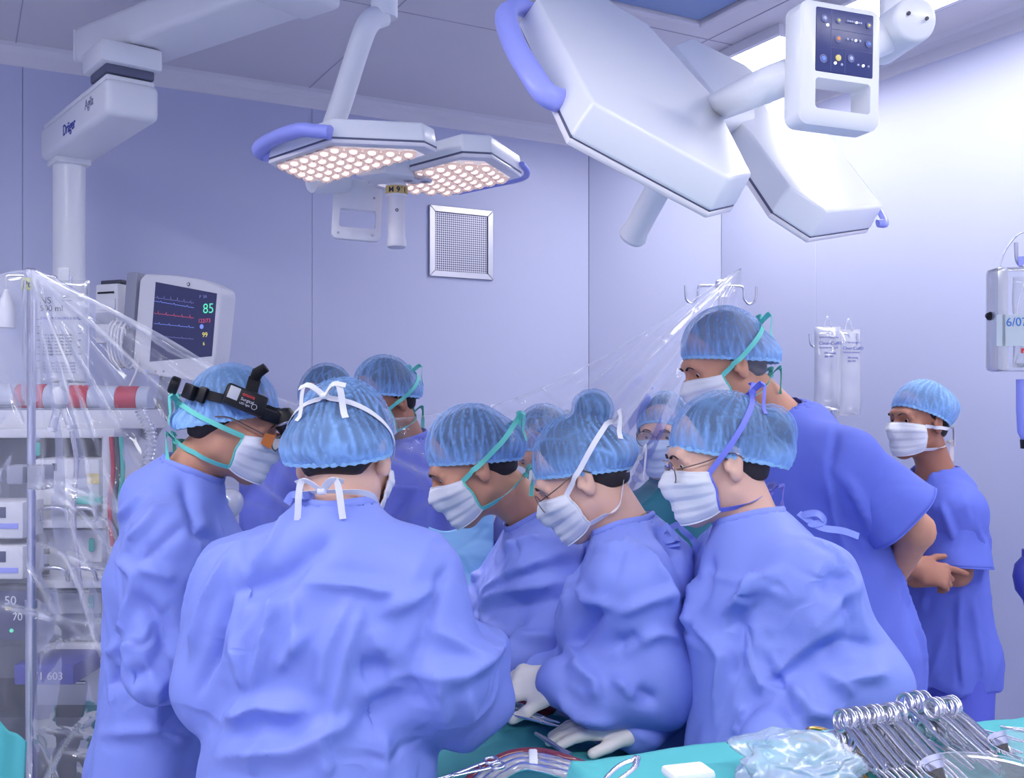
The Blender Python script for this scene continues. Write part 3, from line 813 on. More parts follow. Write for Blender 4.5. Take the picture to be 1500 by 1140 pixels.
lathe('sterile_handle', [(.026, 0), (.0225, .015), (.0225, .11), (.026, .125), (.022, .132)], 'white_plastic', L2, P(972, 262, 1.75), P(944, 314, 1.80)-P(972, 262, 1.75), 24)
# hub and arm to the control panel
Rp2 = frame_from(V3(1, .34, -.02))
pc2 = P(1219, 103, 1.50)
tube('light_arm', [on_plane(1048, 158, p02-n2*.02, n2), P(1110, 130, 1.56), P(1165, 108, 1.53), P(1230, 82, 1.58), P(1320, 46, 1.66)], 0.0265, 'white_paint', L2, 20, smooth_n=6)
tube('hub_block', [on_plane(1022, 168, p02-n2*.04, n2), on_plane(1082, 170, p02-n2*.06, n2)], 0.035, 'white_paint', L2, 20)
cp2 = control_frame(L2, pc2, Rp2, 0.138, 0.178, 0.045, (-.044, .05, -.066, -.022))
mat('panel_face', srgb(62, 70, 124), 0.3)
box('keypad', pc2+Rp2@np.array([.004, -.0225, .033]), (.098, .003, .092), 'panel_face', cp2, Rp2, 0.002)
for nm, c_, e_ in (('dot_white', (245, 245, 255), 1.6), ('dot_dim', (190, 195, 225), 0), ('dot_orange', (226, 150, 90), 0.2), ('dot_yellow', (214, 200, 120), 0.2), ('dot_blue', (110, 140, 225), 0.2)):
    mat(nm, srgb(*c_), 0.4, emit=srgb(*c_), estr=e_)
def dot(x, z, r, m, ringm=None):
    q = pc2+Rp2@np.array([.004+x, -.0245, .033+z]); ax = Rp2@np.array([0, -1, 0])
    if ringm: lathe('button_ring', [(r*2.0, 0), (r*2.0, .0006)], ringm, cp2, q, ax, 16)
    lathe('button', [(r, 0), (r, .0014), (r*.6, .002)], m, cp2, q, ax, 12)
mat('ring_blue', srgb(96, 106, 160), 0.4)
for x, z, r, m_, rg in ((-.036, .030, .0028, 'dot_dim', 'ring_blue'), (-.031, .021, .0020, 'dot_white', None), (-.037, -.028, .0032, 'dot_blue', 'ring_blue'),
        (-.012, .030, .0022, 'dot_yellow', 'ring_blue'), (.040, .030, .0022, 'dot_yellow', 'ring_blue'), (-.012, .004, .0030, 'dot_orange', 'ring_blue'),
        (.040, .003, .0026, 'dot_blue', 'ring_blue'), (-.012, -.024, .0046, 'dot_yellow', None), (-.017, -.032, .0020, 'dot_white', None), (-.006, -.033, .0018, 'dot_dim', None),
        (.010, -.022, .0030, 'dot_dim', 'ring_blue'), (.022, -.030, .0016, 'dot_dim', None), (.031, -.030, .0019, 'dot_white', None), (.040, -.030, .0016, 'dot_dim', None)): dot(x, z, r, m_, rg)
for k in range(7): dot(.003+k*.0038, .031, .0016, 'dot_white' if k == 4 else 'dot_dim')
for k in range(4): dot(.003+k*.0072, .005, .0017, 'dot_white' if k == 2 else 'dot_dim')
for a_, b_ in (((-.024, -.045), (-.024, .045)), ((-.024, .017), (.048, .017)), ((-.024, -.010), (.048, -.010)), ((.0, -.045), (.0, -.010))):
    box_pts('divider_line', pc2+Rp2@np.array([.004+a_[0], -.0242, .033+a_[1]]), pc2+Rp2@np.array([.004+b_[0], -.0242, .033+b_[1]]), .0006, .0006, 'ring_blue', cp2, up=Rp2@np.array([0, -1, 0]))
jc2 = P(1321, 46, 1.64)
lathe('swivel_joint', [(.0, -.006), (.030, -.006), (.034, -.003), (.036, .002), (.036, .11)], 'white_paint', L2, jc2+V3(0, -.05, 0), V3(-.12, 1, .02), 32)
for sx in (-.014, .014):
    lathe('screw', [(.003, 0), (.003, .003)], 'dark_grey', L2, jc2+V3(sx+.002, -.058, .006 if sx < 0 else -.002), V3(0, -1, 0), 8)
tube('drop_tube', [P(1313, 36, 1.66), P(1313, -60, 1.66), P(1313, -20, 1.66)*0+np.array([P(1313, 0, 1.66)[0], 1.66, HC-.04])], 0.026, 'white_paint', L2, 24)
# ================================================================== people: materials
cloth_mat('gown', srgb(134, 151, 232), 0.56, 1.0)
cloth_mat('scrub', srgb(106, 122, 220), 0.75, 0.3)
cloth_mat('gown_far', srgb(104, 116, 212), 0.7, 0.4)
cloth_mat('teal_scrub', srgb(52, 120, 140), 0.75, 0.25)
mat('skin_light', srgb(226, 182, 164), 0.5, sss=0.12, var=0.04, vscale=14)
mat('skin_tan', srgb(206, 150, 124), 0.5, sss=0.12, var=0.05, vscale=14)
mat('skin_brown', srgb(176, 120, 98), 0.5, sss=0.1, var=0.05, vscale=14)
mat('hair_black', srgb(44, 38, 42), 0.55, bump=0.6, bscale=220)
mat('hair_grey', srgb(120, 116, 122), 0.6, bump=0.6, bscale=220, var=0.35, vscale=60)
cap_mat('cap', srgb(140, 186, 248), 0.30)
cap_mat('cap_dense', srgb(138, 186, 248), 0.42)
mat('cap_band', srgb(148, 196, 242), 0.7)
mat('mask_white', srgb(232, 234, 242), 0.7, bump=0.2, bscale=160)
mat('mask_blue', srgb(196, 214, 240), 0.7, bump=0.2, bscale=160)
mat('tie_teal', srgb(112, 214, 204), 0.65)
mat('tie_white', srgb(236, 236, 244), 0.65)
mat('tie_blue', srgb(126, 134, 234), 0.65)
mat('glove', srgb(238, 232, 226), 0.5, var=0.04, vscale=20)
mat('trouser', srgb(96, 106, 214), 0.75)
mat('shoe', srgb(210, 214, 226), 0.5)
mat('eye_white', srgb(225, 220, 220), 0.25)
mat('iris', srgb(30, 22, 20), 0.2)
mat('glasses_metal', srgb(150, 130, 122), 0.3, metal=1.0)
film_mat('glasses_lens', srgb(220, 225, 240), 0.08, 0.4, 0.03)

def Rhead(yaw, pitch, roll):
    """columns right, forward, up; yaw of the face from +X, pitch down, roll"""
    a, p, r = math.radians(yaw), math.radians(pitch), math.radians(roll)
    f0 = V3(math.cos(a), math.sin(a), 0); rt = V3(math.sin(a), -math.cos(a), 0)
    f = f0*math.cos(p)-V3(0, 0, 1)*math.sin(p); u = np.cross(rt, f)
    rt2 = rt*math.cos(r)+u*math.sin(r); u2 = np.cross(rt2, f)
    return np.stack([rt2, f, u2], 1)
class Head:
    def __init__(s, c, R, sc): s.c, s.R, s.s = np.asarray(c, float), R, sc
    def w(s, *p): return s.c+s.R@(np.array(p, float)*s.s)
    def loc(s, q): return (q-s.c)@s.R/s.s
def head_prims(S, h, ears=True):
    s = h.s; X, Y, Z = h.R[:, 0], h.R[:, 1], h.R[:, 2]; w = h.w
    S.ell(w(0, -.010, .035), (.075*s, .093*s, .086*s), h.R, .01)
    S.ell(w(0, .03, -.035), (.061*s, .062*s, .082*s), h.R, .03*s)
    for e in (-1, 1):
        S.add(w(e*.047, -.002, -.062), w(e*.012, .072, -.102), .021*s, .019*s, k=.025*s)
        S.ell(w(e*.040, .062, -.022), (.024*s, .022*s, .024*s), h.R, .02*s)
    S.ell(w(0, .074, -.1), (.022*s, .02*s, .018*s), h.R, .02*s)
    S.add(w(-.03, .082, .026), w(.03, .082, .026), .013*s, k=.02*s)
    S.add(w(0, .090, .012), w(0, .112, -.026), .009*s, .0125*s, k=.012*s)
    for e in (-1, 1):
        S.ell(w(e*.011, .1, -.032), (.008*s, .010*s, .008*s), h.R, .008*s)
        S.ell(w(e*.031, .103, .006), (.018*s, .018*s, .011*s), h.R, .012*s, '-')
        S.add(w(e*.017, .0835, .013), w(e*.046, .0745, .012), .0062*s, k=.006*s)       # upper lid
        S.add(w(e*.018, .083, .001), w(e*.045, .075, .001), .0045*s, k=.005*s)         # lower lid
    S.add(w(-.02, .089, -.066), w(.02, .089, -.066), .007*s, k=.012*s)
    S.add(w(-.016, .088, -.076), w(.016, .088, -.076), .007*s, k=.01*s)
    if ears:
        for e in (-1, 1):
            Re = h.R@np.array(Matrix.Rotation(math.radians(-18*e), 3, 'Z')@Matrix.Rotation(math.radians(12), 3, 'X'))
            S.ell(w(e*.0785, -.012, -.006), (.0085*s, .0175*s, .031*s), Re, .005*s)
            S.ell(w(e*.078, -.008, -.030), (.008*s, .011*s, .013*s), Re, .008*s)
            S.ell(w(e*.0895, -.007, -.001), (.0095*s, .0115*s, .021*s), Re, .0035*s, '-')
            S.add(w(e*.074, .006, -.004), w(e*.080, .008, -.016), .005*s, k=.005*s)
def hand_prims(S, wr, d, n, side, s=1.0, curl=(20, 25, 20), spread=0.06, point=None, thumb=(.75, .65, -.1), extra=0.0):
    """wr wrist, d finger direction, n back-of-hand normal, side = thumb direction"""
    d = unit(d); n = unit(np.asarray(n)-d*np.dot(n, d)); t = np.cross(n, d)
    t = t if np.dot(t, side) > 0 else -t
    e = extra
    S.add(wr-d*.03*s, wr+d*.025*s, (.028*s+e, .020*s+e), (.034*s+e, .017*s+e), lat=t, k=.012)
    S.add(wr+d*.025*s, wr+d*.082*s, (.036*s+e, .016*s+e), (.040*s+e, .0135*s+e), lat=t, k=.015)
    ln = (.068, .078, .073, .056); of = (.029, .0098, -.0098, -.028)
    for i in range(4):
        p = wr+d*(.088-.004*abs(i-1))*s+t*of[i]*s; a = 0; dd = unit(d+t*spread*(1.5-i))
        c = curl if not (point and i == 0) else point
        for j, fr in enumerate((.45, .30, .25)):
            a += math.radians(c[j]); v = dd*math.cos(a)-n*math.sin(a); q = p+v*ln[i]*fr*s
            r0 = (.0088-.0006*j-(.0008 if i == 3 else 0))*s+e; S.add(p, q, r0, r0-.0006, k=.004 if j else .009)
            p = q
    p = wr+d*.028*s+t*.032*s-n*.006*s; v = unit(d*thumb[0]+t*thumb[1]+n*thumb[2])
    q = p+v*.042*s; S.add(wr+d*.01*s+t*.015*s, p, .014*s+e, .0125*s+e, k=.012); S.add(p, q, .0115*s+e, .0098*s+e, k=.008)
    v2 = unit(v+d*.5-n*.15); S.add(q, q+v2*.030*s, .0095*s+e, .0082*s+e, k=.004)

def push_out(pts, sd, off, it=6):
    pts = np.array(pts, float)
    for _ in range(it):
        d = sd.ev(pts); g = sd.grad(pts); m = d < off
        pts = np.where(m[:, None], pts+g*(off-d)[:, None], pts)
    return pts
def snap(pts, sd, off, it=6):
    pts = np.array(pts, float)
    for _ in range(it): pts = pts+sd.grad(pts)*(off-sd.ev(pts))[:, None]
    return pts

CAPN = {}
def make_person(name, label, head, yaw, pitch, roll=0, hs=1.0, neck=None, sh=None, el=None, wr=None, pelvis=None, byaw=None,
                gown='gown', long=True, skin='skin_tan', hair='hair_black', cap='cap', cap_puff=(), bun=None, mask='mask_white', tie=None, ties=None,
                folds=(), crum=1.0, tw=(.185, .125), hw=(.17, .14), hem=None, hands=(), sleeve=None, hres=.0075, ears=True, rim=(.062, -.062), rimx=0.0,
                seed=1, eyes=True, brows=True, skirt=None, chest=None, collar=None, shoulder_r=.075, extra=None, vneck=False, up_r=.066, fore_r=(.062, .046), smile=False):
    hd = Head(head, Rhead(yaw, pitch, roll), hs)
    nb = np.asarray(neck, float); pel = np.asarray(pelvis, float)
    by = math.radians(yaw if byaw is None else byaw); fwd = V3(math.cos(by), math.sin(by), 0); lat = V3(math.sin(by), -math.cos(by), 0)
    root = thing(name, label, 'person', (pel[0], pel[1], 0.0))
    ch = np.asarray(chest, float) if chest is not None else (sh[0]+sh[1])/2*0.75+nb*0.25+V3(0, 0, -.10)
    feet = [V3(pel[0], pel[1], 0)+lat*e*.085 for e in (-1, 1)]
    hips = [pel+lat*e*.07 for e in (-1, 1)]
    # ---------------- body, one continuous surface
    B = Shape(); head_prims(B, hd, ears)
    nk = hd.w(0, -.022, -.05)
    B.add(nk, nb, (.051*hs, .055*hs), (.055, .055), lat=lat, k=.03)
    B.add(nb-V3(0, 0, .03), ch, (.075, .045), (tw[0]-.06, tw[1]-.055), lat=lat, k=.04)
    B.add(ch, pel, (tw[0]-.06, tw[1]-.055), (hw[0]-.06, hw[1]-.055), lat=lat, k=.05)
    ar = up_r-.022; fine = [(hd.c, .155*hs, .0036)]
    for i in (0, 1):
        if sh is None or sh[i] is None: continue
        B.add(nb-V3(0, 0, .06), sh[i], .032 if long else .042, .034 if long else .048, k=.04)
        B.add(sh[i], el[i], .030 if long else .050, .024 if long else .040, k=.03)
        B.add(el[i], wr[i], .024 if long else .041, .024, k=.02)
    for hk in hands:
        i = hk['arm']; kw = {k: v for k, v in hk.items() if k not in ('arm', 'glove')}
        hand_prims(B, wr[i], extra=-.0012 if hk.get('glove') else 0, **kw)
        fine.append((wr[i]+unit(hk['d'])*.08, .11, .0042))
    for e in (0, 1):
        B.add(hips[e], (hips[e]*.5+feet[e]*.5)+fwd*.02, .075, .055, k=.03)
        B.add(hips[e]*.5+feet[e]*.5+fwd*.02, feet[e]+V3(0, 0, .08), .052, .038, k=.02)
        B.add(feet[e]+V3(0, 0, .045)-fwd*.03, feet[e]+V3(0, 0, .03)+fwd*.12, .034, .026, k=.02)
    v, f = surface(B, .018, fine)
    body = mesh_obj('body', v, f, skin, root)
    # shoes and trousers
    T = Shape()
    for e in (0, 1):
        T.add(hips[e], hips[e]*.5+feet[e]*.5+fwd*.02, .088, .08, k=.03); T.add(hips[e]*.5+feet[e]*.5+fwd*.02, feet[e]+V3(0, 0, .10), .08, .075, k=.02)
    T.cut(V3(0, 0, .06), (0, 0, -1)); T.ell(pel, (hw[0]-.035, hw[1]-.035, .10), np.stack([lat, fwd, V3(0, 0, 1)], 1), .05)
    v, f = surface(T, .018); mesh_obj('trousers', v, f, 'trouser', root)
    for e in (0, 1):
        Q = Shape(); Q.add(feet[e]+V3(0, 0, .05)-fwd*.035, feet[e]+V3(0, 0, .038)+fwd*.13, (.045, .055), (.042, .04), lat=lat, k=.01); Q.cut(V3(0, 0, .002), (0, 0, -1))
        v, f = surface(Q, .014); mesh_obj('shoe', v, f, 'shoe', root)
    # ---------------- gown or tunic
    G = Shape()
    G.add(nb-V3(0, 0, .055), ch, (.12, .075), tw, lat=lat, k=.05)
    wz = hem if hem is not None else .28
    sk = skirt if skirt is not None else (hw[0]+.06, hw[1]+.05)
    G.add(ch, pel, tw, hw, lat=lat, k=.05)
    cax = unit(nk-nb); cl_h = collar if collar is not None else (.05 if long else .02)
    bot = V3(pel[0], pel[1], wz-.1); G.add(pel, bot, hw, sk, lat=lat, k=.05)
    G.cut(V3(0, 0, wz), (0, 0, -1))
    for i in (0, 1):
        if sh[i] is None: continue
        G.add(nb-V3(0, 0, .05), sh[i], shoulder_r-.012, shoulder_r, k=.05)
        if long:
            G.add(sh[i], el[i], shoulder_r, up_r, k=.045); G.add(el[i], wr[i], fore_r[0], fore_r[1], k=.03)
        else:
            u = el[i]-sh[i]; Lu = np.linalg.norm(u); se = sh[i]+u*(sleeve or .62)
            G.add(sh[i], se-unit(u)*.09, shoulder_r, shoulder_r-.004, k=.045)
    if extra: extra(G, dict(nb=nb, ch=ch, pel=pel, lat=lat, fwd=fwd, sh=sh, el=el, wr=wr))
    ntop = nb*.45+nk*.55
    G.add(nb-cax*.06, nb+cax*(cl_h-.02), .095, .064, k=.045)
    G.add(nb-(ntop-nb)*.25, ntop+(ntop-nb)*1.0, .061 if not vneck else .066, .066, op='-', k=.006)
    if vneck: G.add(nb+fwd*.05+V3(0, 0, .0), nb+fwd*.11-V3(0, 0, .12), .035, .012, op='-', k=.01)
    v, f = surface(G, hres, zmin=wz-.03)
    v = relax(v, f, 1, .4)
    if not long:       # flatten the sleeve ends
        pass
    n = vnormals(v, f)
    low = np.clip((pel[2]+.15-v[:, 2])/.5, 0, 1)
    cr_ = crumple(v, .20, seed, 4, .6, .35)*.0095+crumple(v+3.1, .09, seed+50, 4, .5, .2)*.0022+creases(v, .16, seed, 6, .11)*.0100
    ang = np.arctan2((v-pel)@fwd, (v-pel)@lat)
    dr = low*(.016*np.sin(ang*7+seed+2*vnoise(v*3, seed))+.008*np.sin(ang*13+seed*2))
    nearneck = np.clip((np.linalg.norm(v-nb, axis=1)-.07)/.12, 0, 1)
    v = v+n*((cr_*crum*nearneck+dr)[:, None])
    v = apply_folds(v, f, folds)
    v = relax(v, f, 2, .4)
    if hem is not None:
        v[:, 2] = np.maximum(v[:, 2], wz-.02)
    gname = 'surgical_gown' if long else 'scrub_top'
    gw = mesh_obj(gname, v, f, gown, root)
    if not long:       # open short sleeves, each a tube with its own hem
        for i in (0, 1):
            u = el[i]-sh[i]; se = sh[i]+u*(sleeve or .62); uu = unit(u); n_, S_ = 16, 36
            Rs = frame_from(uu, lat); vv = []
            for a in range(n_):
                t = a/(n_-1); c_ = sh[i]+(se-sh[i])*(t*.95+.05); r_ = shoulder_r-.006+.024*t
                for b in range(S_):
                    an = 2*math.pi*b/S_; vv.append(c_+(Rs[:, 1]*math.cos(an)*1.0+Rs[:, 2]*math.sin(an)*1.05)*r_*(1+.05*t*math.sin(an*3+seed)))
            vv = np.array(vv); nn_ = vv-np.repeat(np.array([sh[i]+(se-sh[i])*(a/(n_-1)*.95+.05) for a in range(n_)]), S_, 0); nn_ /= np.linalg.norm(nn_, axis=1)[:, None]
            vv = vv+nn_*(crumple(vv, .09, seed+i, 3)*.006)[:, None]
            ff = np.array([(a*S_+b, (a+1)*S_+b, (a+1)*S_+(b+1) % S_, a*S_+(b+1) % S_) for a in range(n_-1) for b in range(S_)])
            so_ = mesh_obj('sleeve', vv, ff[:, ::-1], gown, gw); md_ = so_.modifiers.new('thickness', 'SOLIDIFY'); md_.thickness = .0025; md_.offset = 0
            tube('sleeve_hem', vv[-S_:], .0022, gown, so_, 6, True)
    # neckline band
    ax = unit(ntop-nb); Rn = frame_from(ax, fwd)
    aa = 2*math.pi*np.arange(40)/40; dr_ = np.outer(np.cos(aa), Rn[:, 1])+np.outer(np.sin(aa), Rn[:, 2])
    hh = np.linspace(.15, -.08, 60); rad_ = .0655 if not vneck else .070
    qq = nb+hh[None, :, None]*ax+dr_[:, None, :]*(rad_+.003)
    ins = (G.ev(qq.reshape(-1, 3)) < 0).reshape(40, 60); first = np.where(ins.any(1), ins.argmax(1), 30)
    ring_p = nb+hh[first][:, None]*ax+dr_*rad_
    for _ in range(3): ring_p = (np.roll(ring_p, 1, 0)+ring_p*2+np.roll(ring_p, -1, 0))/4
    if not vneck: tube('neckline', ring_p, .0045, gown, gw, 8, True, flat=(1, 2.2), up=ax)
    # ---------------- gloves
    for hk in hands:
        if not hk.get('glove'): continue
        i = hk['arm']; kw = {k: v for k, v in hk.items() if k not in ('arm', 'glove')}
        g_ = Shape(); hand_prims(g_, wr[i], extra=.0012, **kw)
        ad = unit(wr[i]-el[i]); g_.add(wr[i]-ad*.075, wr[i], (.047, .042), (.030, .024), lat=kw['side'], k=.012); g_.cut(wr[i]-ad*.085, -ad, .003)
        vv, ff = surface(g_, .0038)
        nn_ = vnormals(vv, ff); dq = (vv-wr[i])@ad
        vv = vv+nn_*(np.clip((.03-dq)/.05, 0, 1)*(.0022*np.sin(dq*420+2*vnoise(vv*30, 3)))+.0008*vnoise(vv*70, 5))[:, None]
        mesh_obj('glove', vv, ff, 'glove', root)
    # ---------------- hair, eyes, brows
    w = hd.w; s = hs
    Hs = Shape(); Hs.ell(w(0, -.017, .038), (.0788*s, .0940*s, .0890*s), hd.R, .01); Hs.ell(w(0, -.055, -.03), (.058*s, .042*s, .05*s), hd.R, .03*s)
    if bun is not None: Hs.add(w(*bun[0])*.55+w(0, -.02, .04)*.45, w(*bun[0]), .03*s, (bun[1]-.008)*s, k=.02)
    Hs.cut(w(0, .066, .07), h_dir(hd, 0, .80, -.60), .004); Hs.cut(w(0, .0, -.055), h_dir(hd, 0, 0.12, -1), .01)
    vv, ff = surface(Hs, .006 if ears else .01); mesh_obj('hair', vv, ff, hair, root)
    if eyes:
        for e in (-1, 1):
            o = lathe('eye', [(.0005*s, .0118*s), (.005*s, .0108*s), (.009*s, .0075*s), (.0115*s, .003*s), (.0118*s, 0)], 'eye_white', body, w(e*.031, .0745, .006), h_dir(hd, e*.1, 1, -.25), 14)
            lathe('iris', [(.0055*s, .0105*s), (.0045*s, .0118*s), (.0008*s, .0124*s)], 'iris', o, w(e*.031, .0745, .006), h_dir(hd, e*.1, 1, -.25), 12)
    if brows:
        for e in (-1, 1):
            p = snap([w(e*x, .10, z) for x, z in ((.014, .024), (.026, .030), (.040, .029), (.052, .020))], B, .001)
            tube('eyebrow', catmull(p, 4), np.linspace(.0042, .0018, 13)*s, hair if hair != 'hair_grey' else 'hair_black', root, 6, flat=(1, .5))
    # ---------------- cap
    f1, b1 = rim
    C = Shape(); C.ell(w(0, -.016, .040), (.0865*s, .103*s, .0975*s), hd.R, .01)
    for c_, r_ in cap_puff: C.ell(w(*c_), np.array(r_)*s, hd.R, .035*s)
    if bun is not None: C.add(w(0, -.03, .05)*.35+w(*bun[0])*.65, w(*bun[0]), (bun[1]-.012)*s, bun[1]*s, k=.014*s)
    pf, pb_ = w(0, .098, f1), w(0, -.12, b1); rdir = unit(pf-pb_); cn = np.cross(hd.R[:, 0], rdir); cn = unit(cn)
    if np.dot(cn, hd.R[:, 2]) < 0: cn = -cn
    if rimx: cn = unit(cn+hd.R[:, 0]*rimx)
    Cc = Shape(); Cc.p = list(C.p); Cc.cut((pf+pb_)/2, -cn, .002)
    vv, ff = surface(Cc, .0042)
    base = (pf+pb_)/2; hgt = (vv-base)@cn
    keep = (hgt[ff] > .0022).all(1); ff = ff[keep]
    used = np.unique(ff); mp = np.full(len(vv), -1); mp[used] = np.arange(len(used)); vv = vv[used]; ff = mp[ff]; hgt = hgt[used]
    ncap = vnormals(vv, ff); ex = hd.R[:, 0]; ey = np.cross(cn, ex)
    q = vv-(base+cn*.02); az = np.arctan2(q@ey, q@ex)
    wv = az*11+3.0*vnoise(vv*14+seed*5, seed)+q@cn*16
    pl = (1-np.abs(np.sin(wv)))**3
    wv2 = az*17-2.2*vnoise(vv*20+seed*3, seed+2)-q@cn*10
    pl = np.maximum(pl, .8*(1-np.abs(np.sin(wv2)))**3.5)
    pl = np.maximum(pl, .8*creases(vv, .045, seed, 5, .10))
    fine_ = (1-np.abs(np.sin(az*26+3*vnoise(vv*26, seed+9))))**2*np.clip(1-hgt/.05, 0, 1)
    amt = np.clip(.6+.7*vnoise(vv*11, seed+4), 0.3, 1)
    puffy = np.zeros(len(vv))
    for c_, r_ in cap_puff:
        puffy = np.maximum(puffy, np.clip(1.3-np.linalg.norm((hd.loc(vv)-np.array(c_))/np.array(r_), axis=1), 0, 1))
    loose = np.clip(puffy*1.4, 0, 1)
    vv = vv+ncap*((pl*amt*.0035+fine_*.0025+.0005)+loose*crumple(vv, .035, seed+3, 4, .6)*.006)[:, None]
    pleat = np.clip(pl*amt*1.1+fine_*.5+np.clip(1-hgt/.045, 0, 1)*.5+loose*(.45+.5*crumple(vv, .03, seed+3, 3, .6))+.15*vnoise(vv*22, seed), 0, 1)
    cp_ = mesh_obj('cap', vv, ff, cap, root, attr={'pleat': pleat})
    # gathered elastic edge
    aa = 2*math.pi*np.arange(120)/120; dr_ = np.outer(np.cos(aa), ex)+np.outer(np.sin(aa), ey); lo_ = np.full(120, .02); hi_ = np.full(120, .25)
    for _ in range(20):
        md = (lo_+hi_)/2; ins = C.ev(base+cn*.003+dr_*md[:, None]) < 0
        lo_ = np.where(ins, md, lo_); hi_ = np.where(ins, hi_, md)
    rp = base+cn*.003+dr_*(lo_-.002+.0012*np.sin(np.arange(120)*2.1))[:, None]
    tube('elastic_edge', rp, .0052+.0012*np.sin(np.arange(120)*1.9), 'cap_band', cp_, 6, True, flat=(.6, 1.2), up=cn)
    # ---------------- mask
    both = Shape(); both.p = list(B.p)[:40]; 
    surf_all = lambda: None
    if mask:
        Ms = Shape(); Ms.ell(w(0, .028, -.05), (.066*s, .073*s, .078*s), hd.R, .02); Ms.ell(w(0, .1, -.028), (.016*s, .02*s, .02*s), hd.R, .045*s); Ms.ell(w(0, .078, -.1), (.028*s, .026*s, .025*s), hd.R, .03*s)
        for e in (-1, 1): Ms.ell(w(e*.04, .06, -.02), (.028*s, .026*s, .026*s), hd.R, .03*s)
        nu, nv_ = 30, 26
        T_, U_ = np.meshgrid(np.linspace(0, 1, nv_), np.linspace(-1, 1, nu), indexing='ij'); t = T_.ravel(); u = U_.ravel()
        zt = -.002-.014*u*u; zb = -.113+.018*u*u; z = zt+(zb-zt)*t; a = u*np.radians(60-8*np.abs(t-.45))
        o_ = np.stack([0*z, 0*z-.005, z], 1); dr_ = np.stack([np.sin(a), np.cos(a), 0*a], 1)
        toW = lambda q: hd.c+(q*s)@hd.R.T
        lo_ = np.full(len(t), .02); hi_ = np.full(len(t), .20)
        for _ in range(18):
            md = (lo_+hi_)/2; ins = Ms.ev(toW(o_+dr_*md[:, None])) < 0
            lo_ = np.where(ins, md, lo_); hi_ = np.where(ins, hi_, md)
        pleat_ = np.where((t > .15) & (t < .9), .0045*((t*4) % 1.0)*(1-u*u*.6), 0)
        gv = toW(o_+dr_*(np.maximum(lo_, .045)+.004+pleat_)[:, None])
        gf = np.array([(j*nu+i, j*nu+i+1, (j+1)*nu+i+1, (j+1)*nu+i) for j in range(nv_-1) for i in range(nu-1)])
        mo = mesh_obj('mask', np.array(gv), gf, mask, root)
        sol = mo.modifiers.new('thickness', 'SOLIDIFY'); sol.thickness = .0012; sol.offset = 1
        gvv = np.array(gv).reshape(nv_, nu, 3)
        for row in (0, nv_-1):
            tube('mask_edge', gvv[row], .0017, mask if not tie else mask, mo, 6, flat=(1, 1.8))
        for colm in (0, nu-1):
            tube('mask_side', gvv[:, colm], .002, tie or mask, mo, 6, flat=(1, 1.8))
        hd.mask = gvv
    # ---------------- ties
    HC_ = Shape(); HC_.p = list(C.p)+[t for t in B.p if t[0] == '+'][:20]
    hd.solid = HC_
    if tie and mask:
        sides = (0, nu-1)
        up_b, lo_b = ties or ((0, -.125, .035), (0, -.085, -.085))
        for col_, e in ((0, -1), (nu-1, 1)):
            for row, bp, mids in ((0, up_b, 'U'), (nv_-1, lo_b, [(e*.068, .0, -.095), (e*.062, -.045, -.09)])):
                c_0 = hd.loc(gvv[row, col_][None])[0]; bp_ = np.array(bp)
                if mids == 'U': mids = [np.array([e*.088, *(c_0*.66+bp_*.34)[1:]]), np.array([e*.075, *(c_0*.3+bp_*.7)[1:]])]
                pts = [c_0]+[np.array(m_) for m_ in mids]+[np.array(bp)]
                pts = catmull([w(*p_) for p_ in pts], 8)
                pts = push_out(pts, HC_, .0035)
                ribbon('mask_tie', pts, HC_.grad(pts), .0115*s, tie, root)
        for bp, sgn in ((up_b, 1), (lo_b, -1)):
            c0 = push_out([w(*bp)], HC_, .006)[0]
            tube('tie_knot', [c0-hd.R[:, 0]*.006, c0, c0+hd.R[:, 0]*.006], .006, tie, root, 8)
            for e in (-1, 1):
                for dn, ll in ((.25, .045), (-.75, .065)):
                    bk = -hd.R[:, 1]*.014; sd_ = hd.R[:, 0]*e
                    pts = catmull([c0, c0+sd_*ll*.45+bk+V3(0, 0, .012), c0+sd_*ll*(.9 if dn > 0 else .6)+bk*.6+V3(0, 0, dn*ll)], 6)
                    pts = push_out(pts, HC_, .004)
                    ribbon('tie_end', pts, HC_.grad(pts), .011, tie, root)
    hd.root, hd.body, hd.B, hd.gown, hd.C = root, body, B, gw, C
    hd.G = G; hd.nb = nb
    return hd
def h_dir(h, x, y, z): return unit(h.R@np.array([x, y, z], float))

def eyeglasses(h, parent, m='glasses_metal', rx=.024, rz=.021, y=.112, z=.002, drop=0.0):
    w = h.w; root = None
    fr = None
    for e in (-1, 1):
        c = np.array([e*.033, y-.006, z-drop])
        pts = [w(c[0]+rx*math.cos(a), c[1]-.010*abs(math.cos(a)*.5+e*.5*math.cos(a)), c[2]+rz*math.sin(a)) for a in np.linspace(0, 2*math.pi, 25)[:-1]]
        o = tube('glasses_rim', pts, .0013*h.s, m, parent, 6, True)
        cv = [np.mean(pts, 0)]+pts; ff = [(0, 1+i, 1+(i+1) % 24) for i in range(24)]
        mesh_obj('glasses_lens', cv, ff, 'glasses_lens', o)
        tp = [w(e*.056, y-.012, z+.006-drop), w(e*.074, .05, z+.008-drop*.6), w(e*.083, -.005, z+.012), w(e*.082, -.03, z-.005)]
        tube('glasses_temple', push_out(catmull(tp, 6), h.solid, .0012), .0014*h.s, m, parent, 6)
    tube('glasses_bridge', catmull([w(-.010, y-.005, z+.004-drop), w(0, y, z+.008-drop), w(.010, y-.005, z+.004-drop)], 5), .0013*h.s, m, parent, 6)
# ================================================================== the people
fld = lambda k, h, w_: [(p, h, w_) for p in k]
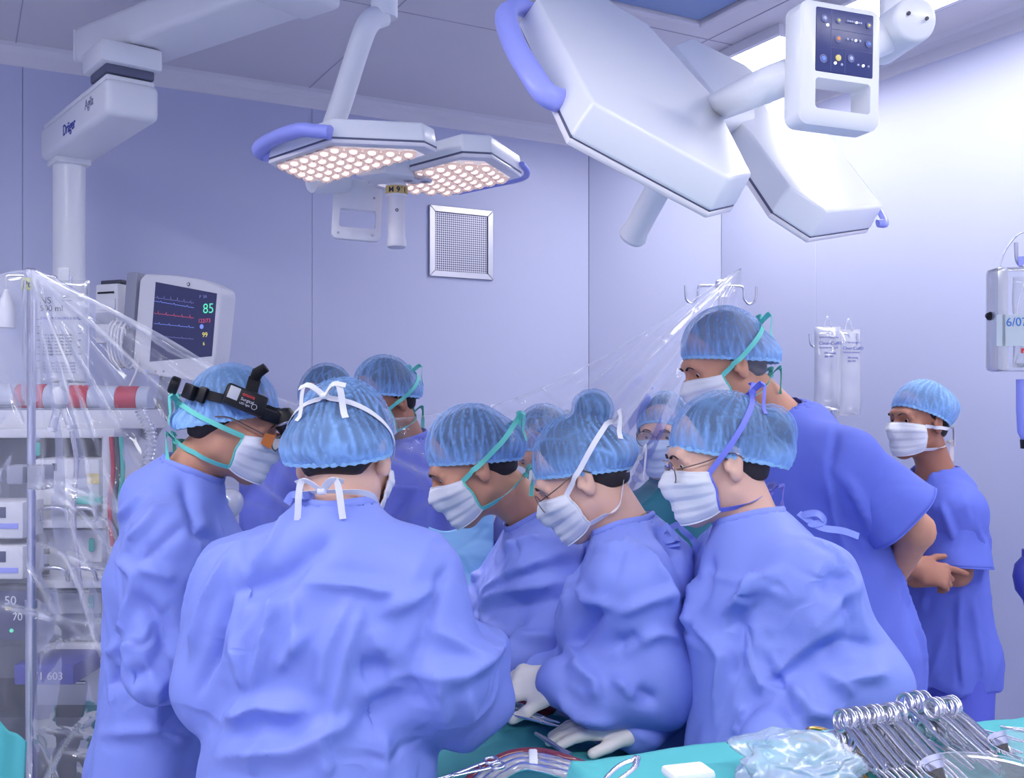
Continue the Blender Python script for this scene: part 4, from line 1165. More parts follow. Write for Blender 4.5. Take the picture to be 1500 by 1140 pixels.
# --- person 1: headlight surgeon at the left
p1_f = fld([[(266, 695), (281, 740), (291, 777), (323, 797)]], -.014, .03)+fld([[(198, 833), (240, 795), (278, 761)]], -.006, .02)+\
    fld([[(169, 813), (198, 841), (202, 874)], [(202, 829), (258, 849)], [(141, 958), (202, 942)], [(145, 1075), (242, 1067), (280, 1085)], [(230, 1067), (234, 1011), (258, 995)], [(173, 938), (198, 857)], [(175, 760), (215, 720)], [(185, 800), (235, 740)]], .011, .022)+\
    fld([[(202, 874), (238, 922), (242, 962), (282, 1023)], [(215, 960), (250, 990), (262, 1050)], [(160, 1000), (215, 985)]], -.022, .034)
h1 = make_person('person', 'surgeon at the far left with black headlight band and magnifying loupes', P(342, 620, 2.2), 6, 20, 0, .915,
    P(268, 706, 2.2), [P(244, 800, 2.04), P(282, 775, 2.40)], [P(232, 975, 1.99), P(330, 920, 2.42)], [P(370, 1000, 1.98), P(470, 960, 2.3)], P(236, 1130, 2.24), 0, skirt=(.2, .16),
    folds=p1_f, tie='tie_teal', ties=((0, -.128, .0), (0, -.092, -.082)), cap='cap_dense', cap_puff=[((0, -.05, -.035), (.088, .085, .04))], rim=(.062, -.058), seed=11, tw=(.185, .135), hw=(.17, .135),
    hres=.0065, mask='mask_white', ears=False)
# --- person 2: back to camera
p2_f = fld([[(483, 786), (410, 848), (336, 867)], [(524, 984), (568, 980)], [(520, 1062), (589, 1023)], [(598, 993), (605, 1040)]], -.022, .038)+\
    fld([[(443, 854), (520, 858), (590, 870)], [(533, 885), (507, 958), (485, 1058)], [(515, 876), (477, 954), (468, 1023)], [(407, 854), (386, 937), (373, 1015)], [(451, 924), (407, 980)],
         [(628, 919), (702, 963)], [(430, 745), (400, 800), (360, 850)], [(345, 800), (300, 880), (280, 960)], [(560, 900), (600, 880), (640, 860)]], .012, .020)+\
    fld([[(611, 993), (672, 989), (706, 967), (737, 937)], [(334, 1054), (390, 1032), (451, 1041)], [(325, 1110), (433, 1101), (524, 1049)]], .020, .030)+\
    fld([[(657, 833), (645, 850), (620, 924), (598, 993)], [(334, 859), (316, 950), (290, 1019)], [(330, 880), (310, 980)]], -.010, .018)+\
    fld([[(340, 930), (360, 1010)], [(545, 920), (560, 960)], [(430, 870), (435, 960)], [(470, 1080), (480, 1138)], [(390, 1075), (370, 1138)], [(560, 1070), (565, 1138)], [(640, 1000), (655, 1060)], [(680, 1010), (690, 1060)]], .010, .024)
def p2_extra(G, k):
    G.add(P(622, 980, 1.68), P(662, 995, 1.74), .078, .072, k=.05)
    G.add(P(672, 980, 1.78), P(682, 995, 1.86), (.06, .06), (.054, .054), k=.03)
    G.add(P(650, 1010, 1.70), P(678, 1045, 1.74), .055, .03, k=.05)
    G.add(P(722, 948, 1.79), P(727, 1032, 1.79), .013, .013, k=.07); G.add(P(727, 1032, 1.79), P(680, 1074, 1.75), .013, .016, k=.06); G.add(P(640, 985, 1.66), P(722, 948, 1.78), .02, .012, k=.06)
h2 = make_person('person', 'surgeon seen from behind with white mask ties knotted over the blue cap', P(506, 668, 1.78), 78, 24, 3, .955,
    P(492, 768, 1.73), [P(362, 855, 1.76), P(604, 850, 1.70)], [P(318, 1000, 1.76), P(640, 980, 1.67)], [P(430, 1075, 1.98), P(680, 990, 1.84)], P(466, 1140, 1.72), 80, skirt=(.2, .17),
    folds=p2_f, tie='tie_white', ties=((.0, -.128, .062), (0, -.09, -.10)), cap_puff=[((0, -.055, -.01), (.098, .075, .055))], rim=(.07, -.072), seed=23, tw=(.195, .135), hw=(.185, .15), hres=.006,
    extra=p2_extra, shoulder_r=.078, up_r=.074, fore_r=(.072, .062), skin='skin_light', eyes=False, brows=False)
# --- person 5: man at the centre, facing left
p5_f = fld([[(703, 873), (747, 840), (827, 810)], [(706, 880), (760, 860), (833, 853)], [(700, 905), (770, 935), (830, 930)], [(740, 800), (790, 790)], [(700, 850), (692, 830)]], .013, .022)+\
    fld([[(745, 850), (800, 828)], [(712, 895), (780, 885), (830, 875)], [(760, 790), (755, 820)]], -.008, .024)
h5 = make_person('person', 'masked surgeon in the centre leaning over the patient with teal mask ties', P(692, 680, 2.28), 187, 30, 0, .955,
    P(795, 768, 2.34), [P(808, 832, 2.22), P(775, 808, 2.52)], [P(838, 925, 2.16), P(708, 895, 2.46)], [P(762, 968, 2.12), P(735, 965, 2.32)], P(880, 1110, 2.52), 180, skirt=(.17, .16),
    folds=p5_f, tie='tie_teal', ties=((0, -.13, .03), (0, -.095, -.085)), cap_puff=[((0, -.085, .0), (.07, .055, .045))], rim=(.055, -.052), seed=31, tw=(.165, .13), hw=(.15, .14), hres=.007,
    hands=[dict(arm=0, d=P(735, 995, 2.14)-P(762, 968, 2.12), n=V3(.2, -.7, .6), side=V3(-.3, 0, .8), curl=(35, 35, 25), glove=True)], skin='skin_tan')
# --- person 6: woman with the bun
p6_f = fld([[(850, 810), (913, 800), (920, 790)], [(850, 857), (860, 880), (900, 888)], [(853, 807), (827, 893)], [(895, 963), (963, 927), (995, 935)], [(898, 992), (934, 1024)], [(841, 977), (873, 999), (873, 1024)], [(826, 948), (848, 970), (838, 985)], [(940, 800), (975, 850), (990, 900)], [(905, 900), (950, 880), (985, 870)], [(815, 1020), (850, 1050), (900, 1060)]], .012, .020)+\
    fld([[(880, 887), (859, 927), (834, 948)], [(960, 770), (985, 800), (1000, 840)], [(900, 950), (940, 935)], [(930, 1010), (960, 1030)]], -.015, .026)+fld([[(917, 773), (903, 840), (880, 887)]], -.006, .014)
def p6_extra(G, k):
    G.add(P(955, 990, 1.93), P(880, 1020, 1.91), .078, .062, k=.04)
h6 = make_person('person', 'gowned nurse with a round hair bun under her cap and white crossed ties', P(852, 698, 2.08), 172, 32, 0, .92,
    P(925, 792, 2.06), [P(922, 862, 1.94), P(905, 838, 2.22)], [P(962, 1005, 1.92), P(860, 930, 2.24)], [P(822, 1000, 1.92), P(795, 985, 2.1)], P(975, 1130, 2.14), 165, skirt=(.17, .17),
    folds=p6_f, tie='tie_white', ties=((0, -.115, .075), (0, -.11, -.01)), bun=((0, -.098, .112), .047), cap_puff=[((0, -.09, .0), (.06, .05, .035))], rim=(.055, -.048), seed=37, tw=(.165, .13), hw=(.15, .145), hres=.0065,
    extra=p6_extra, hands=[dict(arm=0, d=P(770, 1000, 1.92)-P(822, 1000, 1.90), n=V3(-.1, -.6, .8), side=V3(-.2, -.6, -.6), curl=(35, 40, 30), glove=True)], skin='skin_light', up_r=.07, fore_r=(.072, .05))
eyeglasses(h6, h6.root, drop=.006)
# --- person 9: woman with glasses in the right foreground
p9_f = fld([[(1142, 836), (1102, 860), (1075, 900)], [(1108, 974), (1119, 1005), (1161, 1024)], [(1128, 960), (1164, 1024), (1175, 1044)], [(1167, 1002), (1184, 1044), (1220, 1047)], [(1206, 988), (1251, 1019)], [(1060, 900), (1090, 880), (1110, 840)], [(1180, 930), (1260, 850)], [(1120, 1000), (1160, 960), (1250, 900)], [(1010, 900), (1060, 960), (1050, 1060)], [(1020, 850), (1012, 930)], [(1230, 1000), (1300, 985)], [(1090, 1030), (1080, 1080)]], .013, .022)+\
    fld([[(1118, 960), (1150, 1010), (1170, 1060)], [(1200, 870), (1260, 830)], [(1085, 890), (1075, 1000)], [(1215, 830), (1240, 880), (1250, 930)], [(1040, 820), (1030, 880)], [(1190, 960), (1240, 940), (1290, 945)]], -.014, .028)
h9 = make_person('person', 'gowned nurse with wire glasses and violet-blue mask tie in the right foreground', P(1052, 672, 1.95), 184, 13, 0, .93,
    P(1108, 785, 1.93), [P(1185, 862, 1.78), P(1075, 830, 2.08)], [P(1262, 1005, 1.74), P(1005, 1000, 2.06)], [P(1120, 1085, 1.66), P(935, 1064, 1.93)], P(1155, 1130, 1.84), 170, skirt=(.19, .18),
    folds=p9_f, tie='tie_blue', ties=((0, -.10, .118), (0, -.09, -.092)), bun=((0, -.115, .028), .058), cap_puff=[((0, -.10, -.015), (.07, .055, .045))], rim=(.050, -.045), seed=41, tw=(.195, .145), hw=(.185, .165), hres=.0065,
    hands=[dict(arm=1, d=P(775, 1068, 1.90)-P(935, 1064, 1.93), n=V3(-.05, -.1, 1), side=V3(0, -1, -.1), curl=(6, 12, 10), glove=True, s=1.06, thumb=(.9, .35, -.25))], skin='skin_light', up_r=.078, fore_r=(.074, .046), shoulder_r=.08)
eyeglasses(h9, h9.root, drop=.004)
# --- person 10: tall man in scrubs leaning in
p10_f = fld([[(1225, 625), (1215, 690), (1240, 780), (1265, 820)]], -.010, .016)+fld([[(1215, 690), (1225, 760), (1250, 830)], [(1240, 700), (1270, 760), (1285, 800)], [(1300, 800), (1340, 920), (1375, 1010)], [(1180, 800), (1230, 820)]], .012, .022)
h10 = make_person('person', 'tall grey-haired man in blue scrubs leaning in with a bare arm behind his back', P(1060, 533, 2.45), 190, 24, 0, .975,
    P(1142, 612, 2.5), [P(1240, 682, 2.36), P(1165, 650, 2.72)], [P(1342, 778, 2.36), P(1190, 800, 2.85)], [P(1296, 872, 2.50), P(1270, 850, 2.7)], P(1235, 960, 2.56), 190,
    gown='scrub', long=False, folds=p10_f, crum=.7, tie='tie_teal', ties=((0, -.13, .055), (0, -.10, -.075)), hair='hair_grey', cap_puff=[((0, -.075, -.02), (.085, .065, .05))], rim=(.058, -.05), seed=47, tw=(.2, .145), hw=(.2, .17), hem=.86, sleeve=.78,
    skirt=(.22, .2), mask='mask_white', skin='skin_tan', vneck=True, shoulder_r=.078, hres=.008, ears=True)
# --- person 11: man with crossed arms at the right
p11_f = fld([[(1415, 735), (1440, 800), (1436, 850)], [(1408, 860), (1402, 930), (1408, 1000)], [(1425, 880), (1440, 990)], [(1355, 870), (1352, 895)], [(1380, 740), (1400, 800)], [(1345, 720), (1360, 780)]], .010, .018)+fld([[(1400, 905), (1405, 1010)], [(1420, 740), (1433, 790)]], -.009, .014)
h11 = make_person('person', 'man in blue scrubs standing with crossed arms at the right wall', P(1346, 616, 3.2), 202, 3, 0, .92,
    P(1372, 694, 3.22), [P(1402, 752, 3.10), P(1335, 742, 3.40)], [P(1402, 838, 3.08), P(1314, 836, 3.22)], [P(1340, 850, 3.16), P(1342, 832, 2.95)], P(1388, 960, 3.24), 205,
    gown='scrub', long=False, folds=p11_f, crum=.6, tie='tie_white', ties=((0, -.10, -.04), (0, -.09, -.09)), cap='cap_dense', cap_puff=[((0, -.05, .035), (.098, .085, .06))], rim=(.062, -.045), seed=53, tw=(.165, .12), hw=(.155, .125), hem=.74, sleeve=.92,
    skirt=(.165, .14), mask='mask_white', skin='skin_brown', vneck=True, hres=.008,
    hands=[dict(arm=1, d=P(1405, 850, 2.94)-P(1342, 832, 2.95), n=V3(.1, -.8, .5), side=V3(.2, -.2, .9), curl=(45, 50, 40), point=(6, 6, 4))])
# --- people beyond the clear sheet
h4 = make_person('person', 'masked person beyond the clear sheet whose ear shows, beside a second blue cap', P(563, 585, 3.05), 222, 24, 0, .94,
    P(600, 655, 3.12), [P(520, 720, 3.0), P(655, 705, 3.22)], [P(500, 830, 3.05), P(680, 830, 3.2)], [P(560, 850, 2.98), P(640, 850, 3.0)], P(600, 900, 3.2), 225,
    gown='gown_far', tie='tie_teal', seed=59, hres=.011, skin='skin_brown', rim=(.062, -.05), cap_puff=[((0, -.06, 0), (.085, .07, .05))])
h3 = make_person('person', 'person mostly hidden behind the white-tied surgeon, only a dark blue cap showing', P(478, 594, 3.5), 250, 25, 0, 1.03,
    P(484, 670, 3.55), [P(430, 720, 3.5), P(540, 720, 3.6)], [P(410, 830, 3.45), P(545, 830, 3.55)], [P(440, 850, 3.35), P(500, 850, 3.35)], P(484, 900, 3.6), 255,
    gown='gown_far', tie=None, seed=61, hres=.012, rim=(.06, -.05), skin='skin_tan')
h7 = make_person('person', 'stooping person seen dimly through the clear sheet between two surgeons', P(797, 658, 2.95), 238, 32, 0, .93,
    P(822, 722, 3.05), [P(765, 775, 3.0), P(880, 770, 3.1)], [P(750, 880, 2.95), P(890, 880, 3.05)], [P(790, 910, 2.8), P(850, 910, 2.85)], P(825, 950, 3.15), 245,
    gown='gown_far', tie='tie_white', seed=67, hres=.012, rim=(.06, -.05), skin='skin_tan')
h8 = make_person('person', 'person in dark teal scrubs with round glasses facing the camera', P(973, 638, 3.15), 246, 6, 0, .99,
    P(985, 712, 3.2), [P(930, 762, 3.15), P(1045, 762, 3.28)], [P(915, 880, 3.12), P(1060, 880, 3.25)], [P(950, 900, 3.0), P(1010, 900, 3.05)], P(985, 930, 3.25), 250,
    gown='teal_scrub', long=False, crum=.6, tie='tie_white', seed=71, hres=.011, rim=(.058, -.055), skin='skin_light', mask='mask_blue', hem=.75)
mat('glasses_dark', srgb(60, 50, 66), 0.35)
eyeglasses(h8, h8.root, 'glasses_dark', .027, .023)
# ================================================================== operating table, drapes
cloth_mat('drape_teal', srgb(66, 152, 164), 0.75, 0.6)
cloth_mat('drape_light', srgb(88, 184, 190), 0.75, 0.5)
cloth_mat('drape_blue', srgb(108, 120, 220), 0.7, 0.6)
cloth_mat('drape_sky', srgb(120, 170, 222), 0.7, 0.5)
mat('gauze', srgb(238, 240, 246), 0.8, bump=0.4, bscale=120)
film_mat('film', srgb(244, 246, 255), 0.06, 0.24, 0.08, attr='fold')
film_mat('clear_plastic', srgb(235, 240, 250), 0.16, 0.4, 0.05)
film_mat('milky_plastic', srgb(236, 238, 246), 0.42, 0.3, 0.12)
film_mat('bowl_plastic', srgb(236, 238, 246), 0.10, 0.55, 0.05)
film_mat('clear_tube', srgb(214, 204, 216), 0.45, 0.5, 0.08)
mat('blood_tube', srgb(120, 52, 66), 0.2, coat=0.5)
mat('dark_red', srgb(96, 30, 40), 0.35)
T0, T1 = V3(-.30, 2.72, 0), V3(.36, 1.36, 0)
td = unit(T1-T0); tn = V3(td[1], -td[0], 0); tn = tn if tn[0] > 0 else -tn
tbl = thing('operating_table', 'operating table hidden under the teal surgical drapes', 'operating table', (T0+T1)/2)
Rt = np.stack([td, np.cross(V3(0, 0, 1), td), V3(0, 0, 1)], 1); tc_ = (T0+T1)/2
box('table_top', tc_+V3(0, 0, .80), (1.45, .36, .06), 'dark_grey', tbl, Rt, .02)
box('mattress', tc_+V3(0, 0, .865), (1.42, .34, .06), 'black_soft', tbl, Rt, .025)
box('column', tc_+V3(0, 0, .42), (.25, .22, .70), 'steel_dull', tbl, Rt, .02)
box('base', tc_+V3(0, 0, .04), (.8, .42, .08), 'grey_plastic', tbl, Rt, .02)
def sheet(name, fn, nu, nv, m, parent=None, thick=.002, attr=None):
    U, V = np.meshgrid(np.linspace(0, 1, nu), np.linspace(0, 1, nv), indexing='ij')
    v = fn(U.ravel(), V.ravel())
    f = np.array([(i*nv+j, (i+1)*nv+j, (i+1)*nv+j+1, i*nv+j+1) for i in range(nu-1) for j in range(nv-1)])
    if isinstance(v, tuple): v, at = v; o = mesh_obj(name, v, f, m, parent, attr={'fold': at})
    else: o = mesh_obj(name, v, f, m, parent)
    if thick:
        s = o.modifiers.new('thickness', 'SOLIDIFY'); s.thickness = thick; s.offset = -1
    return o
def drape_fn(u, v):
    x = (u-.02)*1.62-.05; y = (v-.5)*1.3
    w_ = np.where(y > 0, .17, .27)
    over = np.clip(np.abs(y)-w_, 0, None); drop = np.clip(over, 0, .40)
    yy = np.sign(y)*(np.minimum(np.abs(y), w_)+np.minimum(over*.18, .05))
    q = np.stack([x, y, 0*x], 1)
    z = .900+.070*np.exp(-(y/.17)**2)+crumple(q*np.array([1, 1, 1]), .16, 5, 5)*.012*(1-np.clip(over*4, 0, 1))+creases(q, .14, 8, 6, .14)*.012-drop*.95
    hump = .0*np.exp(-((x-.95)/.10)**2-((y+.02)/.22)**2)
    wave = np.clip(over*5, 0, 1)*.018*np.sin(x*30+3*vnoise(q*4, 2))
    p = T0+np.outer(x, td)+np.outer(yy+np.sign(y)*wave, tn); p[:, 2] = z+hump*(over < .02)
    return p
dr = sheet('surgical_drape', drape_fn, 170, 130, 'drape_teal', None, .002)
tag(dr, 'teal surgical drape covering the patient in front of the team', 'drape')
# blue screen drape hung behind the field
def scr(u, v):
    x = 350+u*365; yt = 640+28*np.sin(u*3.1)+u*70; y = yt+v*(330-60*u)
    q = np.stack([x/150, y/150, 0*x], 1)
    d_ = 2.84+.02*np.sin(u*30+2*vnoise(q*2, 4))+.05*u+crumple(q, .5, 3, 4)*.012
    return np.stack([(x-CX)/F_PX*d_, d_, EYE-(y-HOR)/F_PX*d_], 1)
o = sheet('screen_drape', scr, 90, 50, 'drape_blue'); tag(o, 'deep blue drape hung as a screen behind the surgical field', 'drape')
def sky(u, v):
    x = 628+u*95; y = 772+v*120+10*np.sin(u*5)-u*12
    q = np.stack([x/120, y/120, 0*x], 1); d_ = 2.52-.10*v+crumple(q, .5, 9, 4)*.014
    return np.stack([(x-CX)/F_PX*d_, d_, EYE-(y-HOR)/F_PX*d_], 1)
o = sheet('towel_drape', sky, 40, 40, 'drape_sky'); tag(o, 'pale sky-blue drape folded in front of the central surgeon', 'drape')

# ---- instrument stand (tray over the patient's legs)
MZ = 1.14
M0, M1 = on_plane(838, 1106, V3(0, 0, MZ), V3(0, 0, 1)), on_plane(1560, 1034, V3(0, 0, MZ), V3(0, 0, 1))
mx = unit(M1-M0); my = V3(mx[1], -mx[0], 0); ML = np.linalg.norm(M1-M0)      # my towards the camera
st = thing('instrument_stand', 'instrument stand under a pale teal drape in the lower right corner', 'instrument stand', M0+mx*ML*.5+my*.25)
Rs_ = np.stack([mx, np.cross(V3(0, 0, 1), mx), V3(0, 0, 1)], 1)
box('tray', M0+mx*ML*.5+my*.24+V3(0, 0, -.022), (ML-.06, .40, .016), 'steel_dull', st, Rs_, .006)
lathe('post', [(.02, 0), (.02, MZ-.03)], 'steel_dull', st, (M0+mx*(ML-.04)+my*.24)*np.array([1, 1, 0])+V3(0, 0, .0), (0, 0, 1))
box('foot', (M0+mx*(ML*.6)+my*.24)*np.array([1, 1, 0])+V3(0, 0, .03), (.6, .06, .05), 'steel_dull', st, Rs_, .01)
def mayo(u, v):
    x = (u-.5)*(ML+.34); y = (v-.5)*.86
    hx, hy = ML/2, .235
    ox = np.clip(np.abs(x)-hx, 0, None); oy = np.clip(np.abs(y)-hy, 0, None); ov = np.maximum(ox, oy)
    q = np.stack([x, y, 0*x], 1)
    z = MZ-.012-ov*.95-.3*ov*ov+(crumple(q, .11, 21, 4)*.005+creases(q, .13, 22, 5, .15)*.006)*np.clip(1-ov*6, .3, 1)
    xx = np.sign(x)*(np.minimum(np.abs(x), hx)+ox*.22+.012*np.sin(y*40)*np.clip(ox*8, 0, 1)); yy = np.sign(y)*(np.minimum(np.abs(y), hy)+oy*.22+.012*np.sin(x*36)*np.clip(oy*8, 0, 1))
    z = z+.008*np.exp(-((x+hx*.5)/.12)**2)*np.clip(1-ov*5, 0, 1)
    p = M0+mx*ML*.5+my*.235+np.outer(xx, mx)+np.outer(yy, my); p[:, 2] = z
    return p
sheet('stand_drape', mayo, 130, 110, 'drape_light', st, .002)
def mp(px, py, dz=0.0): return on_plane(px, py, V3(0, 0, MZ+dz), V3(0, 0, 1))

# ---- haemostats: thing > two handles (ring) and jaws
def make_clamp(label, m='steel', L=.155, ringr=.0125, local=True):
    t = thing('surgical_clamp', label, 'surgical clamp', (0, 0, 0), 'surgical clamps lined up on the instrument stand', local=True)
    for e in (-1, 1):
        rc = V3(0, e*.016, 0)
        ring_ = [rc+V3(ringr*1.25*math.cos(a), ringr*math.sin(a), 0) for a in np.linspace(0, 2*math.pi, 21)[:-1]]
        r = tube('finger_ring', ring_, .0032, m, t, 8, True, up=(0, 0, 1))
        tube('handle', catmull([rc+V3(ringr*1.2, -e*.002, 0), V3(.035, e*.0125, 0), V3(.07, e*.007, 0), V3(L*.66, e*.003, 0)], 5), .0036, m, t, 8, flat=(1, .8))
        tube('jaw', catmull([V3(L*.66, -e*.002, 0), V3(L*.8, -e*.0032, 0), V3(L, -e*.0012, .002)], 4), np.linspace(.003, .0014, 9), m, t, 8)
    lathe('pivot', [(.0042, -.0035), (.0042, .0035)], m, t, V3(L*.66, 0, 0), (0, 0, 1), 12)
    box('ratchet', V3(.034, 0, 0), (.004, .022, .002), m, t)
    return t
proto = make_clamp('steel clamp at the end of the row with its finger rings standing up')
def place(o, p, xdir, up):
    x = unit(xdir); z = np.asarray(up, float); z = unit(z-x*np.dot(z, x)); y = np.cross(z, x)
    o.matrix_world = Matrix(((x[0], y[0], z[0], p[0]), (x[1], y[1], z[1], p[1]), (x[2], y[2], z[2], p[2]), (0, 0, 0, 1)))
n_cl = 22
ordin = ['first', 'second', 'third', 'fourth', 'fifth', 'sixth', 'seventh', 'eighth', 'ninth', 'tenth', 'eleventh', 'twelfth', 'thirteenth', 'fourteenth', 'fifteenth', 'sixteenth', 'seventeenth', 'eighteenth', 'nineteenth', 'twentieth', 'twenty-first', 'twenty-second']
roll_c = [mp(1196, 1082, .018), mp(1420, 1060, .018)]
for k in range(n_cl):
    o = proto if k == 0 else copy_tree(proto)
    o['label'] = f'steel clamp, {ordin[k]} from the left in the tight row of upright finger rings'
    px = 1226+k*7.7+(5 if k > 12 else 0); py = 1072-k*1.0-(14 if 12 <= k <= 15 else 0)
    p = mp(px, py, .033+.004*math.sin(k*2.3))
    tip = mp(px+92+k*2.5, py+92, .006)
    xd = unit(tip-p)
    sidev = unit(np.cross(xd, V3(0, 0, 1)))
    place(o, p, xd, sidev+V3(0, 0, .25+.12*math.sin(k*1.7)))
mat('towel', srgb(150, 200, 210), 0.85, bump=0.5, bscale=90)
rr = tube('towel_roll', catmull([mp(1206, 1084, .014), mp(1300, 1076, .015), mp(1402, 1064, .014)], 6), .0125, 'towel', None, 14)
tag(rr, 'rolled towel propping up the finger rings of the clamp row', 'towel')
# gold ringed needle holder lying at the left of the row
g = make_clamp('clamp with gold finger rings lying left of the steel clamp row', 'gold', .18, .0135); g['group'] = 'surgical clamps with gold rings'
place(g, mp(1226, 1086, .012), mp(1262, 1135, .006)-mp(1226, 1086, .012), (.2, -.3, .95))
g2_ = copy_tree(g); g2_['label'] = 'gold ringed clamp pointing its open rings towards the nurse with glasses'
place(g2_, mp(1188, 1076, .010), mp(1250, 1100, .008)-mp(1188, 1076, .010), (.1, -.2, .97))
# long forceps at the right
def make_forceps(label, L=.24):
    t = thing('forceps', label, 'forceps', (0, 0, 0), 'long steel forceps on the instrument stand', local=True)
    for e in (-1, 1):
        tube('arm', catmull([V3(0, 0, 0), V3(L*.3, e*.007, 0), V3(L*.75, e*.006, 0), V3(L, e*.002, 0)], 5), np.linspace(.0036, .0018, 16), 'steel', t, 8, flat=(1, .6))
    box('spring_end', V3(-.004, 0, 0), (.012, .007, .005), 'steel', t, None, .001)
    return t
for i, (a, b, lab) in enumerate((((1366, 1054), (1505, 1088), 'long steel forceps farthest back, pointing to the right edge'), ((1372, 1064), (1498, 1104), 'long steel forceps just in front of the farthest one'),
        ((1418, 1090), (1478, 1110), 'short steel forceps beside the plastic bowls'))):
    f0 = make_forceps(lab) if i == 0 else copy_tree(f0); f0['label'] = lab
    a_, b_ = mp(*a, .012), mp(*b, .008); place(f0, a_, b_-a_, (0, 0, 1)); s_ = np.linalg.norm(b_-a_)/.24
    f0.scale = (s_, 1, 1)
fg = copy_tree(f0); fg['label'] = 'steel forceps with gold tip lying by the right edge of the drape'; a_, b_ = mp(1470, 1066, .008), mp(1512, 1072, .008); place(fg, a_, b_-a_, (0, 0, 1)); fg.scale = (.4, 1, 1)
sm = copy_tree(f0); sm['label'] = 'small steel forceps on the teal drape near the bottom edge'; a_, b_ = mp(932, 1112, .03), mp(896, 1142, .03); place(sm, a_, b_-a_, (0, 0, 1)); sm.scale = (.42, 1.3, 1.3)
# gauze, bowls, pouch
def lump(name, c, r, m, lab, cat, seed, amp=.25, nu=28, nv=18):
    v = []; 
    for i in range(nv):
        th = math.pi*i/(nv-1)
        for j in range(nu):
            ph = 2*math.pi*j/nu; v.append((math.sin(th)*math.cos(ph), math.sin(th)*math.sin(ph), math.cos(th)))
    v = np.array(v); k = 1+amp*(.6*vnoise(v*2.2+seed, seed)+.35*crumple(v, .6, seed, 5)+.3*creases(v, .5, seed, 5, .2))
    v = v*k[:, None]*np.array(r); v[:, 2] = np.maximum(v[:, 2], -r[2]*.6); v = v+np.asarray(c)
    f = np.array([(i*nu+j, (i+1)*nu+j, (i+1)*nu+(j+1) % nu, i*nu+(j+1) % nu) for i in range(nv-1) for j in range(nu)])
    o = mesh_obj(name, v, f, m); tag(o, lab, cat); return o
lump('gauze_pad', mp(1236, 1106, .012), (.016, .02, .012), 'gauze', 'small white gauze pad under the gold ringed clamp', 'gauze', 3)
lump('gauze_pad', mp(1412, 1088, .012), (.026, .02, .014), 'gauze', 'white gauze pad between the clamp row and the forceps', 'gauze', 5)
film_mat('pouch_film', srgb(206, 228, 250), 0.42, 0.25, 0.22)
lump('plastic_pouch', mp(1165, 1122, .020), (.070, .065, .034), 'pouch_film', 'crumpled pale blue plastic pouch left of the clamps', 'plastic pouch', 8, .6, 110, 70)
def bowl(c, r, h, lab):
    pr = [(r*.72, 0), (r*.78, .002), (r*.93, h*.8), (r, h), (r*1.03, h), (r*1.03, h-.004), (r*.96, h-.005), (r*.75, .004), (.001, .004)]
    o = lathe('plastic_bowl', pr, 'bowl_plastic', None, c, (0, 0, 1), 48); tag(o, lab, 'bowl', 'clear plastic bowls'); return o
bowl(mp(1446, 1190, .0), .070, .045, 'clear plastic bowl at the bottom edge in front of the clamps')
bowl(mp(1530, 1146, .0), .062, .045, 'clear plastic bowl cut by the right edge of the picture')
cup = box('electrode_pad', mp(1008, 1132, .028), (.055, .04, .012), 'gauze', None, Rs_, .005); tag(cup, 'small white rounded pad on the teal drape at the bottom', 'pad')
# ---- on the main drape: tubing bundle, clip, clamps in the wound
def dz(px, py, z): return on_plane(px, py, V3(0, 0, z), V3(0, 0, 1))
tb = [('blood_tube', .0075, 0), ('clear_tube', .0080, 1), ('clear_tube', .0080, 2), ('clear_tube', .0075, 3)]
labs = ['dark red blood tube in the bundle on the drape', 'clear suction tube beside the dark red tube on the drape', 'clear middle tube of the bundle held by the white clip', 'clear lowest tube of the bundle near the bottom edge']
for m_, r_, k in tb:
    pth = [dz(672+k*12, 1160, .99), dz(700+k*10, 1130+k*4, 1.01), dz(745+k*6, 1106+k*6, 1.028), dz(790, 1102+k*8, 1.032), dz(830, 1112+k*8, 1.03), dz(880, 1130+k*8, 1.0)]
    o = tube('drain_tube', pth, r_, m_, None, 10, smooth_n=6); tag(o, labs[k], 'tube', 'tubing bundle on the drape')
o = box('tube_clip', dz(781, 1114, 1.034), (.014, .05, .022), 'gauze', None, None, .003); tag(o, 'white clip holding the tubing bundle together', 'clip')
for i, (a, b, lab) in enumerate((((752, 1037), (790, 1050), 'steel clamp in the wound beneath the gloved hands'), ((750, 1043), (796, 1058), 'steel clamp lowest in the wound beneath the gloved hands'), ((724, 1118), (690, 1128), 'steel clamp lying on the drape beside the blood tube'))):
    c = copy_tree(proto); c['label'] = lab; c['group'] = 'clamps lying around the wound'
    a_, b_ = dz(*a, 1.035), dz(*b, 1.03); place(c, a_, b_-a_, (0, 0, 1)); c.scale = (.7, .9, .9)
for i in range(3):
    pth = [dz(785+i*6, 1075+i*3, 1.02), dz(808+i*5, 1090+i*3, 1.025), dz(836, 1105+i*5, 1.02)]
    o = tube('steel_rod', pth, .0035, 'steel_dull', None, 8, smooth_n=5); tag(o, f'thin steel retractor rod under the gloved hand, {["upper", "middle", "lower"][i]} of three', 'retractor rod', 'retractor rods on the drape')
lump('wound_opening', dz(768, 1035, 1.005), (.06, .05, .02), 'dark_red', 'dark opening of the surgical wound under the hands', 'wound', 4)

